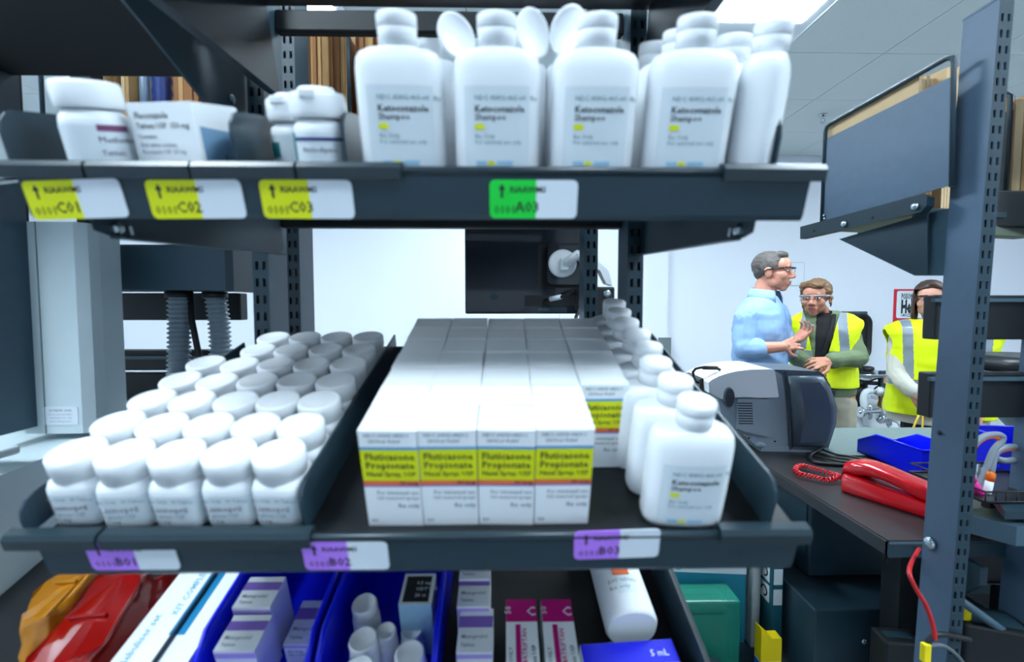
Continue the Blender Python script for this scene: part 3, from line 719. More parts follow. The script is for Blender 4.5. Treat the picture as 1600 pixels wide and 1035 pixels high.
t = thing('black_bin', 'black panel hanging above the next carton bay in the upper right corner', 'panel')
MB().box((1.00, .80, 1.84), (1.5, .83, 2.2), 0, None, .004).build('panel', steel_d, t)
MB().box((1.066, .8305, 1.90), (1.09, .8445, 1.94)).build('arm', steel_d, t)
MB().box((.95, .79, 1.82), (1.5, .84, 1.8385), 0, None, .003).build('rail', mat('white_rail', (205, 214, 220), .4), t)

# ================================================================== work table and what stands on it
TZ = .95
t = thing('work_table', 'black laminate work table behind the slotted upright, carrying the printer and phone', 'table')
MB().prism([(.79, .912), (2.4, .912), (2.4, 1.78), (.60, 1.78), (.60, 1.44), (.79, 1.44)], TZ - .028, TZ, 'z').build('worktop', table_m, t)
MB().box((.784, .906, TZ - .030), (.7899, 1.44, TZ - .002)).build('edge_band', table_m, t)
MB().box((.784, .900, TZ - .030), (1.95, .9118, TZ - .002)).build('edge_band', steel, t)
for x, y in ((.90, 1.0), (1.85, 1.0), (1.85, 1.68), (.66, 1.68)): MB().box((x - .025, y - .025, 0), (x + .025, y + .025, TZ - .0285)).build('leg', steel_d, t)
MB().prism([(.86, .92), (.86, .885), (.90, .84), (.93, .60), (.95, .60), (.95, .9199)], .93, .945, 'x').build('gusset', steel, t)
MB().box((.81, .93, .905), (1.9, .95, .921)).build('apron', steel_d, t)
t = thing('pedestal_cabinet', 'black pedestal cabinet with a vertical door seam under the table', 'cabinet')
MB().box((.81, 1.18, .712), (1.18, 1.62, .915), 0, None, .004).build('body', steel, t)
MB().box((.806, 1.19, .72), (.8098, 1.41, .905)).build('door', steel, t); MB().box((.806, 1.42, .72), (.8098, 1.61, .905)).build('door', steel, t)
t = thing('floor_cabinet', 'dark floor-standing box below the pedestal cabinet', 'cabinet')
MB().box((.74, 1.05, .01), (1.16, 1.62, .708), 0, None, .004).build('body', steel, t)
MB().box((.75, 1.06, 0), (1.15, 1.6, .0099)).build('plinth', steel_d, t)
MB().lathe([(.006, 0), (.006, .003), (.0001, .004)], 12).build('screw', zinc, t, T(.86, 1.05, .63) @ RX(90))
t = thing('desk_mat', 'grey-green work mat on the table behind the phone', 'mat')
MB().box((1.03, 1.44, TZ + .0002), (1.94, 1.775, TZ + .004), 0, None, .0015).build('surface', mat('grey_green_mat', (104, 120, 118), .6, 0, .05, 40), t)

# ---- label printer
PX = T(.872, 1.50, TZ + .0008) @ RZ(-4)
K = .0003825 * .96
def pc(pts): return [((x - 650) * K, (825 - y) * K) for x, y in pts]
pg = mat('printer_grey', (142, 160, 170), .4, 0, .03); pd = mat('printer_dark_grey', (72, 86, 98), .35, 0, .04); pw = mat('printer_white', (236, 241, 245), .35, 0, .02)
t = thing('label_printer', 'grey and white label printer with rounded dark roll cover on the table', 'printer', PX)
MB().prism(pc([(215, 340), (240, 330), (700, 310), (720, 90), (800, 95), (860, 770), (850, 822), (600, 822), (560, 780), (430, 660), (300, 600), (240, 480)]), 0, .20, 'y').build('body', pg, t)
MB().prism(pc([(375, 345), (640, 345), (665, 690), (430, 640), (375, 620)]), -.012, -.0002, 'y').build('side_panel', pg, t)
wc = [(110, 200), (140, 172), (200, 140), (270, 115), (350, 95), (480, 77), (640, 73), (682, 80), (690, 100), (727, 318), (718, 326), (560, 332), (430, 326), (340, 332), (230, 347), (118, 292)]
MB().prism(pc(wc), -.016, .21, 'y').build('top_cover', pw, t)
# rounded roll cover: loft of the outline from a wide rear rib to the bulged front
out = [(690, 82), (790, 84), (1090, 96), (1132, 120), (1190, 210), (1232, 330), (1246, 430), (1242, 540), (1220, 650), (1190, 770), (1180, 800), (850, 815), (840, 700), (800, 300), (770, 130)]
MB().prism(pc(out), .0, .20, 'y').build('roll_housing', pd, t)
face = [(806, 130), (1100, 128), (1165, 230), (1225, 400), (1225, 560), (1165, 785), (868, 780), (850, 500)]
inner = [(880, 190), (1050, 180), (1110, 270), (1150, 400), (1150, 540), (1110, 700), (900, 720), (940, 480)]
fp, ip = pc(face), pc(inner)
ring0 = [(x, -.0002, z) for x, z in fp]; ring1 = [(x * .98 + .004, -.020, z * .96 + .006) for x, z in fp]; ring2 = [(x, -.034, z) for x, z in ip]
MB().loft([ring0, ring1, ring2], smooth=True).build('roll_cover', pd, t)
MB().prism(pc([(800, 100), (835, 100), (885, 790), (850, 812)]), -.006, .205, 'y').build('cover_rib', pd, t)
MB().prism(pc([(850, 778), (1195, 780), (1198, 828), (600, 828), (600, 800)]), -.004, .20, 'y').build('base', pg, t)
MB().tube([V((x, .04, z)) for x, z in pc([(270, 105), (240, 85), (90, 82), (45, 95), (22, 125), (30, 170), (50, 215), (90, 228)])], .0048, 10).build('handle', black_p, t)
MB().tube([V((x, .04, z)) for x, z in pc([(245, 86), (110, 83)])], .0068, 10).build('handle_grip', rubber, t)
MB().prism(pc([(75, 190), (110, 180), (112, 300), (215, 360), (215, 400), (75, 350)]), .03, .18, 'y').build('paper_guide', black_p, t)
kx, kz = pc([(288, 328)])[0]
kb = MB().lathe([(1, 0), (1, .008), (.9, .011), (.0001, .011)], 28, sx=45 * K, sy=90 * K).build('release_knob', pd, t, T(kx, -.016, kz) @ RX(90))
for i in range(-4, 5):
    w_ = 40 * K * math.sqrt(max(.05, 1 - (i / 5) ** 2)); MB().box((-w_, -.0009, 0), (w_, .0009, .0022)).build('grip_ridge', black_p, kb, T(0, i * 17 * K, .011))
for i in range(9):
    x, z = pc([(375 + i * 1.6, 380 + i * 23)])[0]; MB().prism([(0, 0), (128 * K, 0), (128 * K, 9 * K), (0, 9 * K)], -.0126, -.0119, 'y').build('vent_slot', ink, t, T(x, 0, z - 9 * K))
for px, py in ((495, 710), (727, 737)): x, z = pc([(px, py)])[0]; MB().lathe([(.0035, 0), (.0035, .0006), (.0001, .0006)], 12).build('screw', ink, t, T(x, -.0003, z) @ RX(90))
x, z = pc([(595, 770)])[0]; MB().ell((x, -.002, z), (.018, .008, .010)).build('foot_boss', pg, t)

# ---- red phone
A, B = V((.872, 1.165, TZ)), V((.960, 1.000, TZ)); ax = (B - A).normalized()
PHX = frame(A + ax * .0 + V((0, 0, .0008)), ax, (0, 0, 1))       # x along the length, y to the far side
t = thing('telephone', 'glossy red desk telephone with its handset in the cradle', 'telephone', PHX)
PH = 1.28
def rr3(x0, x1, y0, y1, z, r): return [(a, b, z) for a, b in [((x0 + x1) / 2 + u, (y0 + y1) / 2 + v) for u, v in rrect(x1 - x0, y1 - y0, r, 4)]]
def slope_ring(x0, x1, y0, y1, za, zb, r): return [(a, b, za + (zb - za) * (a - x0) / (x1 - x0)) for a, b, _ in rr3(x0, x1, y0, y1, 0, r)]
MB().loft([rr3(.002, .208, .002, .093, 0, .012), slope_ring(0, .21, 0, .095, .005, .005, .014), slope_ring(.002, .208, .002, .093, .044, .024, .014), slope_ring(.008, .202, .010, .085, .048, .027, .010)]).build('base', red_p, t)
hs = []
prof = [(-.004, .030, .018), (.004, .034, .058), (.03, .034, .066), (.055, .040, .066), (.085, .040, .062), (.12, .034, .056), (.15, .024, .052), (.18, .020, .046), (.197, .018, .032)]
for x, zlo, zhi in prof:
    wv = .027 if x in (-.004, .197) else .032
    x *= 1.04; zlo *= PH; zhi *= PH; wv *= 1.18
    hs.append([(x, .0475 + wv * math.copysign(abs(math.cos(a)) ** .6, math.cos(a)), (zlo + zhi) / 2 + (zhi - zlo) / 2 * math.copysign(abs(math.sin(a)) ** .7, math.sin(a))) for a in [2 * math.pi * k / 24 for k in range(24)]])
MB().loft(hs).build('handset', red_p, t)
MB().box((.06, .0035, .0462), (.12, .0065, .0472)).build('cradle_gap', ink, t)
cpts = [PZ(px, py, TZ + .012) for px, py in ((1322, 752), (1312, 745), (1296, 740), (1272, 733), (1252, 728), (1243, 733), (1250, 741), (1270, 745), (1290, 750), (1308, 747))]
def curve(pts, n):
    pts = [V(p) for p in pts]; out = []
    for i in range(n):
        u = i / (n - 1) * (len(pts) - 1); k = min(int(u), len(pts) - 2); f = u - k
        p0, p1, p2, p3 = pts[max(k - 1, 0)], pts[k], pts[k + 1], pts[min(k + 2, len(pts) - 1)]
        out.append(.5 * ((2 * p1) + (p2 - p0) * f + (2 * p0 - 5 * p1 + 4 * p2 - p3) * f * f + (3 * p1 - p0 - 3 * p2 + p3) * f ** 3))
    return out
def coil(path, turns, r, wr, per=9):
    base = curve(path, turns * per); out = []
    for i, p in enumerate(base):
        tt = (base[min(i + 1, len(base) - 1)] - base[max(i - 1, 0)]).normalized(); a = V((0, 0, 1)); b = tt.cross(a).normalized(); an = 2 * math.pi * i / per
        out.append(p + a * r * math.sin(an) + b * r * math.cos(an))
    return out
t = thing('phone_cord', 'red coiled phone cord looped on the table edge', 'cord'); MB().tube(coil(cpts, 34, .0055, .002), .0024, 6).build('coil', red_p, t)
def cable(label, px, r=.004, m=None, cat='cable', name='cable', group=None, n=None):
    """px: list of (x, y, Y) or (x, y, None, Z)"""
    pts = [P(*q) if len(q) == 3 else PZ(q[0], q[1], q[3]) for q in px]
    t = thing(name, label, cat, None, group); MB().tube(curve(pts, n or len(pts) * 6), r, 8).build('sheath', m or rubber, t); return t
Z_ = TZ + .006
cable('black power cable curving down from the back of the printer', [(1287, 664, 1.52), (1297, 680, 1.50), (1285, 700, None, TZ + .02), (1266, 712, None, Z_), (1272, 722, None, Z_), (1300, 726, None, Z_), (1345, 728, None, Z_)], .0058, group='cables behind the phone')
for k, (dy, lab) in enumerate(((0, 'upper of the thin black cables lying behind the red phone'), (5, 'middle thin black cable lying behind the red phone'), (10, 'lowest thin black cable lying behind the red phone'))):
    cable(lab, [(1282 - k * 5, 702 + dy, None, Z_ + .01 - .004 * k), (1305, 710 + dy, None, Z_ + .012 - .004 * k), (1330, 714 + dy, None, Z_ + .012 - .004 * k), (1362, 722 + dy, None, Z_ + .01 - .004 * k)], .0032, group='cables behind the phone')
# ---- blue stacking bins on the table
def stack_bin(label, X, L, W, H, front, group, m=None, name='storage_bin'):
    """open-topped plastic bin, hopper front; x width, y length, front at y=0"""
    m = m or binblue; t = thing(name, label, 'bin', X, group); th = .0025; w = W / 2
    side = [(0, 0), (L, 0), (L, H), (L * .32, H), (L * .02, front), (0, front)]
    MB().box((-w, 0, 0), (w, L, th)).build('bottom', m, t)
    for s_ in (-1, 1):
        MB().prism(side, s_ * w - (th if s_ > 0 else 0), s_ * w + (th if s_ < 0 else 0), 'x').build('side_wall', m, t)
        MB().tube([(s_ * w, L, H), (s_ * w, L * .32, H), (s_ * w, L * .02, front)], .0032, 8).build('side_rim', m, t)
    MB().box((-w + th, L - th, th), (w - th, L, H)).build('back_wall', m, t); MB().box((-w + th, 0, th), (w - th, th, front)).build('front_wall', m, t)
    MB().tube([(-w, L, H), (w, L, H)], .0035, 8).build('back_rim', m, t)
    return t
stack_bin('blue plastic bin tipped up behind the red telephone', T(1.228, 1.478, TZ + .0045) @ RZ(180), .235, .13, .076, .04, 'blue bins')
# ---- desk organiser beside the upright
OZ = 1.062
t = thing('small_shelf', 'black metal shelf right of the upright holding the pen tray', 'shelf')
MB().prism([(.905, .80), (1.5, .80), (1.5, 1.10), (1.13, 1.10)], OZ - .016, OZ - .001, 'z').build('deck', steel, t)
MB().prism([(.78, OZ - .02), (.92, OZ - .05), (.92, OZ - .085), (.78, OZ - .055)], .905, 1.5, 'x').build('tray_front', post_m, t)
MB().box((.965, .93, OZ - .108), (1.5, .96, OZ - .09)).build('rail', steel, t)
for x, y in ((1.16, 1.06), (1.46, 1.06), (1.46, .95)): MB().box((x - .01, y - .01, TZ + .0005), (x + .01, y + .01, OZ - .0165)).build('leg', steel_d, t)
t = thing('pen_tray', 'black wire tray with pens and scissors on the small shelf', 'tray')
for z in (.003, .022): MB().tube([(.90, .83, OZ + z), (1.12, .83, OZ + z), (1.12, .99, OZ + z), (.90, .99, OZ + z), (.90, .83, OZ + z)], .002, 6).build('wire', rubber, t)
for i in range(12): MB().tube([(.90 + .02 * i, .83, OZ + .002), (.90 + .02 * i, .83, OZ + .022)], .0012, 6).build('wire', rubber, t)
MB().box((.90, .83, OZ - .0005), (1.12, .99, OZ + .001)).build('base', black_p, t)
stack_bin('blue plastic bin behind the scissors on the small shelf', T(1.20, .992, OZ + .0005) @ RZ(-6), .10, .17, .075, .045, 'blue bins')
sc_m = mat('grey_scissor_grip', (140, 150, 158), .4); or_m = mat('orange_grip', (240, 112, 52), .45)
t = thing('scissors', 'grey scissors with orange-lined handles standing in the pen tray', 'scissors')
def loop(pts, r, m, nm, tt): MB().tube(curve([P(x, y, .90) for x, y in pts], 40), r, 10).build(nm, m, tt)
h1 = [(1540, 735), (1552, 705), (1565, 690), (1566, 682), (1554, 679), (1538, 682), (1524, 693), (1520, 704)]
h2 = [(1530, 748), (1545, 728), (1555, 712), (1560, 700), (1580, 696), (1600, 697)]
loop(h1, .0058, sc_m, 'handle', t)
loop([(1522, 702), (1528, 693), (1540, 685), (1553, 683), (1560, 686)], .0040, or_m, 'grip_lining', t)
loop([(1548, 742), (1552, 722), (1556, 708), (1566, 701), (1582, 698), (1602, 700)], .0058, sc_m, 'handle', t)
loop([(1556, 712), (1562, 706), (1576, 702), (1590, 701)], .0040, or_m, 'grip_lining', t)
loop([(1602, 716), (1585, 719), (1568, 720), (1556, 716)], .0058, sc_m, 'handle_bar', t)
loop([(1540, 733), (1530, 748), (1522, 762)], .006, sc_m, 'shank', t)
loop([(1548, 740), (1540, 752), (1532, 764)], .006, sc_m, 'shank', t)
MB().prism([(.0, 0), (.012, 0), (.008, .05), (.004, .05)], .0, .003, 'y').build('blade', chrome, t, T(P(1525, 772, .90).x - .004, .898, OZ + .001))
pk = mat('pink_marker', (236, 40, 150), .35); og = mat('orange_marker', (244, 120, 30), .35)
for lab, m, a, b, r in (('pink highlighter pen leaning in the pen tray', pk, (1532, 757), (1519, 735), .0075), ('orange capped marker standing in the pen tray', og, (1543, 757), (1547, 738), .0065)):
    t = thing('marker', lab, 'marker', None, 'markers in the pen tray'); pa, pb = P(*a, .872), P(*b, .872); d = (pb - pa); pa = V((pa.x, pa.y, OZ + .0015)) 
    X = frame(pa, (0, 1, 0), d); L = (pb - pa).length
    MB().lathe([(r * .9, 0), (r, .002), (r, L * .62)], 16).build('barrel', m if m is pk else white_p, t, X); MB().lathe([(r * 1.08, L * .60), (r * 1.08, L * .96), (r * .8, L), (.0001, L)], 16).build('cap', m, t, X)
t = thing('waste_bin', 'grey round-rimmed tub behind the scissors', 'tub', T(2.02, 1.46, 0.954))
MB().lathe([(.10, 0), (.24, .02), (.30, .10), (.302, .12), (.27, .118), (.24, .06), (.05, .05)], 48).build('bowl', mat('slate_plastic', (70, 84, 96), .35), t)
MB().tube([(.297 * math.cos(2 * math.pi * k / 48), .297 * math.sin(2 * math.pi * k / 48), .122) for k in range(49)], .011, 10).build('rim', pg, t)

# ================================================================== people
from mathutils import noise as NZ
def solid(mb, name, mats, parent, voxel=.006, sm=4, wr=0.0, wscale=14, matfn=None, cutfn=None, label=None):
    """weld overlapping closed pieces into one continuous skin"""
    o = mb.build('tmp', mats)
    md = o.modifiers.new('r', 'REMESH'); md.mode = 'VOXEL'; md.voxel_size = voxel
    ms = o.modifiers.new('s', 'SMOOTH'); ms.iterations = sm; ms.factor = .5
    bpy.context.view_layer.update()
    me = bpy.data.meshes.new_from_object(o.evaluated_get(bpy.context.evaluated_depsgraph_get()))
    old = o.data; bpy.data.objects.remove(o); bpy.data.meshes.remove(old)
    if wr:
        ns = [v.normal.copy() for v in me.vertices]
        for v, n in zip(me.vertices, ns):
            c = v.co * wscale; v.co += n * wr * (NZ.noise(V((c.x + c.z * .5, c.y - c.z * .5, c.z * 1.5))) + .3 * NZ.noise(V((c.x * 1.6, c.y * 1.6, c.z * 3.4))))
    if cutfn:
        bm = bmesh.new(); bm.from_mesh(me)
        bmesh.ops.delete(bm, geom=[f for f in bm.faces if cutfn(f.calc_center_median())], context='FACES'); bm.to_mesh(me); bm.free()
    me.materials.clear()
    for m in (mats if isinstance(mats, (list, tuple)) else [mats]): me.materials.append(m)
    for p in me.polygons:
        p.use_smooth = True; p.material_index = matfn(p.center) if matfn else 0
    me.name = name; r = link(name, me, parent)
    if label: r['label'] = label
    return r
def torso(mb, rows, fwd, X=None):
    """rows: (center, half width, half depth); fwd: horizontal facing"""
    f = V(fwd).normalized(); r = f.cross(V((0, 0, 1))).normalized(); rings = []
    for c, hw, hd in rows:
        c = V(c); rings.append([c + r * hw * math.copysign(abs(math.cos(a)) ** .8, math.cos(a)) + f * hd * math.copysign(abs(math.sin(a)) ** .85, math.sin(a)) for a in [2 * math.pi * k / 28 for k in range(28)]])
    if rings[0][0].z > rings[-1][0].z: rings.reverse()
    return mb.loft(rings)
def hand(mb, wrist, d, pn, side, curl=35, scale=1.0, spread=6):
    """palm and five bent fingers; d: towards the fingertips, pn: palm-facing normal, side: +1 thumb to d x pn"""
    d = V(d).normalized(); pn = V(pn); pn = (pn - d * pn.dot(d)).normalized(); s_ = d.cross(pn).normalized() * side; w = V(wrist); k = scale
    for u in (-.026, -.009, .009, .026): mb.cone(w + s_ * u * .6 * k + d * .01 * k, w + s_ * u * k + d * .082 * k, .0135 * k, .0115 * k)
    mb.cone(w - d * .008 * k, w + d * .03 * k, .0225 * k, .020 * k)
    for u, L, ex in ((.032, .072, -8), (.011, .082, 2), (-.011, .076, 9), (-.031, .060, 20)):
        p = w + s_ * u * k + d * .085 * k; a = R(curl * .5 + ex); dd = (d + s_ * u * spread * .5)
        dd.normalize()
        for j, fr in enumerate((.46, .31, .23)):
            v = dd * math.cos(a) + pn * math.sin(a); q = p + v * L * fr * k; mb.cone(p, q, (.0086 - .0007 * j) * k, (.0082 - .0008 * j) * k, seg=8); p = q; a += R(curl)
    p = w + s_ * .022 * k + d * .022 * k
    for j, (v, L) in enumerate(((s_ * .75 + d * .55 + pn * .3, .042), (s_ * .35 + d * .85 + pn * .35, .032), (s_ * .05 + d * .9 + pn * .4, .026))):
        q = p + v.normalized() * L * k; mb.cone(p, q, (.0125 - .0014 * j) * k, (.0112 - .0014 * j) * k, seg=8); p = q
def head_skin(mb, H, jaw=1.0, k=1.0):
    e = lambda c, r: mb.ell(V(c) * k, [v * k for v in r], X=H); c = lambda p, q, a, b: mb.cone(V(p) * k, V(q) * k, a * k, b * k, X=H)
    e((0, -.018, .030), (.074, .094, .084)); e((0, .030, -.040), (.060 * jaw, .060, .068)); e((0, .058, -.094), (.026 * jaw, .024, .022))
    e((0, .045, .03), (.062, .05, .055)); c((-.034, .078, .020), (.034, .078, .020), .013, .013)
    for s_ in (-1, 1):
        e((s_ * .040, .058, -.030), (.024, .026, .026)); e((s_ * .046 * jaw, .010, -.066), (.016, .034, .028))
        e((s_ * .076, -.008, -.012), (.010, .020, .032)); e((s_ * .080, -.014, .002), (.007, .018, .016)); e((s_ * .013, .098, -.036), (.009, .010, .008))
    c((0, .086, .012), (0, .108, -.030), .008, .0125); c((-.016, .082, -.066), (.016, .082, -.066), .011, .011); e((0, .078, -.080), (.022, .014, .012))
def face_bits(root, H, brow, lip, iris, k=1.0, lipc=(176, 104, 98), goggles='frame'):
    ew = mat('eye_white', (226, 226, 224), .25); im = mat('iris_' + iris, {'brown': (66, 44, 32), 'blue': (70, 96, 120)}[iris], .2)
    for s_ in (-1, 1):
        X = H @ T(s_ * .031 * k, .0815 * k, .000)
        e = MB().ell((0, 0, 0), (.0125 * k, .009 * k, .0052 * k), u=14, w=8).build('eye', ew, root, X); MB().ell((0, .0078 * k, 0), (.0055 * k, .0026 * k, .0050 * k), u=12, w=6).build('iris', im, e)
        MB().cone((-.016 * k, .0, 0), (.016 * k, 0, .002 * s_ * 0), .0042 * k, .0032 * k, seg=8).build('eyebrow', brow, root, H @ T(s_ * .032 * k, .091 * k, .022 * k))
    m = MB().cone((-.019 * k, 0, 0), (0, .006 * k, .002 * k), .004 * k, .0062 * k, seg=8).cone((.019 * k, 0, 0), (0, .006 * k, .002 * k), .004 * k, .0062 * k, seg=8)
    m.cone((-.016 * k, 0, -.008 * k), (0, .005 * k, -.010 * k), .004 * k, .0062 * k, seg=8).cone((.016 * k, 0, -.008 * k), (0, .005 * k, -.010 * k), .004 * k, .0062 * k, seg=8)
    solid(m, 'lips', mat('lips_%d' % lipc[1], lipc, .4), root, .003, 2).matrix_local = H @ T(0, .0885 * k, -.062 * k)
    gl = mat('clear_lens', (232, 242, 248), .03, 0, 0, trans=1.0, alpha=.35, ior=1.1); fr = mat('dark_glasses_frame', (24, 26, 30), .3)
    g = MB()
    arc = [(.078 * math.sin(R(a)), .036 + .072 * math.cos(R(a))) for a in range(-68, 69, 8)]
    g.loft([[(x * k, y * k, -.022 * k * (1 if abs(x) > .014 else .35)) for x, y in arc], [(x * k, y * k, .016 * k) for x, y in arc]], closed=False, cap=False)
    gg = g.build('safety_glasses', gl, root, H @ T(0, .008 * k, .0))
    rim = fr if goggles == 'frame' else mat('pale_clear_frame', (168, 180, 188), .15)
    MB().tube([(x * k, y * k, .017 * k) for x, y in arc], .0034 * k, 6).build('brow_bar', rim, gg)
    for s_ in (-1, 1): MB().tube([(s_ * .073 * k, .06 * k, .014 * k), (s_ * .082 * k, .02 * k, .010 * k), (s_ * .086 * k, -.022 * k, .004 * k), (s_ * .084 * k, -.04 * k, -.012 * k)], [.0055 * k, .0048 * k, .004 * k, .003 * k], 6).build('temple', rim, gg)
def hframe(c, fwd, pitch=0, roll=0):
    f = V(fwd).normalized(); r = f.cross(V((0, 0, 1))).normalized()
    return frame(c, r, r.cross(f)) @ M.Rotation(R(pitch), 4, 'X') @ M.Rotation(R(roll), 4, 'Y')
skin1 = mat('skin_fair', (200, 136, 112), .5, 0, .06, 40); skin2 = mat('skin_warm', (192, 132, 106), .5, 0, .06, 40); skin3 = mat('skin_light', (210, 152, 130), .5, 0, .06, 40)
hair_g = mat('greying_hair', (84, 78, 74), .6, 0, .35, 160, .6, 500, stretch=(1, 1, .3)); hair_b = mat('brown_hair', (116, 84, 56), .5, 0, .35, 120, .6, 500, stretch=(1, 1, .3)); hair_d = mat('dark_brown_hair', (62, 42, 34), .45, 0, .3, 120, .6, 500, stretch=(1, 1, .3))
vest_y = mat('hi_vis_yellow', (222, 238, 0), .6, 0, .05, 20); vest_g = mat('reflective_grey', (138, 148, 158), .35, .2, .05, 60)
def rel(root): 
    r = V(root); return (lambda x, y, Y: P(x, y, Y) - r), (lambda v: V(v) - r)

# ---- man in the light blue shirt
ROOT = P(1192, 480, 2.68); ROOT.z = 0
p, _ = rel(ROOT)
man = thing('person', 'man with short greying hair in a light blue shirt, gesturing with both hands', 'person', T(*ROOT))
f = V((.62, -.78, 0)); hc = p(1207, 424, 2.67)
H = hframe(hc, (.78, -.62, 0), -2)
sk = MB(); head_skin(sk, H, 1.05)
nb = p(1190, 470, 2.69)
sk.cone(H @ V((0, -.022, -.06)), nb, .056, .064)
torso(sk, [(nb + V((0, 0, -.02)), .09, .07), (p(1190, 500, 2.68), .17, .10), (p(1188, 560, 2.68), .15, .10), (p(1188, 600, 2.68), .15, .10)], f)
legs = MB()
hip = V((0, 0, .98))
sr = p(1165, 496, 2.56); er = p(1161, 547, 2.53); wr_ = p(1222, 542, 2.44)
sl = p(1214, 488, 2.84); el = p(1232, 552, 2.83); wl = p(1238, 535, 2.62)
sk.cone(sr, er, .045, .04); sk.cone(er, wr_, .044, .028); sk.cone(sl, el, .045, .04); sk.cone(el, wl, .044, .028)
hand(sk, wr_, (.86, .2, .18), (-.1, .8, -.3), -1, 26, .95, 10)
hand(sk, wl, (.55, -.30, .66), (-.75, -.1, .25), 1, 30, .95, 10)
for s_ in (-1, 1):
    r_ = f.cross(V((0, 0, 1))) * s_ * .10
    sk.cone(hip + r_, V((0, 0, .50)) + r_ * 1.05, .085, .06); sk.cone(V((0, 0, .50)) + r_ * 1.05, V((0, 0, .08)) + r_ * 1.1, .06, .045); sk.cone(V((0, 0, .05)) + r_ * 1.1, f * .16 + r_ * 1.2 + V((0, 0, .04)), .045, .035)
sk.cone(p(1188, 590, 2.68), hip, .15, .14)
solid(sk, 'body', skin1, man, .0040, 2)
face_bits(man, H, hair_g, None, 'blue')
hr = MB()
hr.ell((0, -.020, .034), (.0765, .0955, .0855), X=H); hr.ell((0, .036, .090), (.050, .040, .026), X=H); hr.ell((0, -.060, -.004), (.062, .040, .048), X=H)
for s_ in (-1, 1): hr.ell((s_ * .066, -.012, .024), (.0125, .045, .045), X=H)
HI = H.inverted()
solid(hr, 'hair', hair_g, man, .005, 2, .003, 60, cutfn=lambda c: (lambda q: q.y > .045 and q.z < .060 or (q.y > .012 and q.z < .022) or (q.z < -.035 and q.y > -.05))(HI @ c))
sh = MB()
torso(sh, [(p(1192, 463, 2.685), .072, .068), (p(1191, 470, 2.68), .115, .082), (p(1190, 479, 2.68), .165, .100), (p(1190, 490, 2.68), .195, .115), (p(1189, 512, 2.68), .203, .130), (p(1188, 545, 2.68), .19, .132), (p(1187, 580, 2.68), .185, .13), (p(1187, 610, 2.68), .185, .13)], f)
sh.cone(sr, er, .064, .056); sh.cone(er, er.lerp(wr_, .32), .056, .054); sh.cone(sl, el, .064, .056); sh.cone(el, el.lerp(wl, .3), .056, .052)
sh.cone(sr + V((.04, .05, .03)), sr, .058, .066)
sh.cone(er.lerp(wr_, .27), er.lerp(wr_, .36), .059, .057)
blue_s = mat('light_blue_shirt', (142, 174, 212), .75, 0, .05, 25)
solid(sh, 'shirt', blue_s, man, .005, 3, .011, 9)
cl = MB()
n0, n1 = H @ V((0, -.022, -.085)), nb
ring = []
for k in range(0, 29):
    a = R(-150 + 300 * k / 28); ff, rr_ = f, f.cross(V((0, 0, 1)))
    dirv = -ff * math.cos(a) + rr_ * math.sin(a); ring.append((dirv, abs(a) / R(150)))
top = [n0.lerp(n1, .30) + d_ * .072 + V((0, 0, .018 - .025 * q)) for d_, q in ring]; bot = [n0.lerp(n1, .62) + d_ * (.085 + .012 * q) + V((0, 0, -.015 - .035 * q)) for d_, q in ring]
cl.loft([top, [t_ + (b_ - t_) * .5 + d_[0] * .006 for t_, b_, d_ in zip(top, bot, ring)], bot], closed=False, cap=False)
co = cl.build('collar', blue_s, man); so = co.modifiers.new('s', 'SOLIDIFY'); so.thickness = .004
bt = MB(); 
fr_ = [p(1190, y, 2.68) + f * d_ for y, d_ in ((478, .118), (500, .134), (530, .140), (560, .140), (585, .138))]
bt.tube(curve(fr_, 16), .0035, 6).build('placket', mat('shirt_seam', (112, 156, 214), .7), man)
tr = MB()
torso(tr, [(V((0, 0, 1.06)), .175, .125), (V((0, 0, .95)), .18, .13), (V((0, 0, .84)), .17, .12)], f)
for s_ in (-1, 1):
    r_ = f.cross(V((0, 0, 1))) * s_ * .10; tr.cone(hip + r_ + V((0, 0, -.06)), V((0, 0, .50)) + r_ * 1.05, .10, .082); tr.cone(V((0, 0, .50)) + r_ * 1.05, V((0, 0, .10)) + r_ * 1.1, .080, .068)
solid(tr, 'trousers', mat('navy_trousers', (44, 50, 66), .8), man, .010, 3, .004)
for s_ in (-1, 1):
    r_ = f.cross(V((0, 0, 1))) * s_ * .10; q = MB(); q.cone(V((0, 0, .05)) + r_ * 1.1 - f * .04, f * .19 + r_ * 1.2 + V((0, 0, .045)), .050, .042); solid(q, 'shoe', mat('brown_leather', (66, 46, 36), .4), man, .008, 2, cutfn=None)

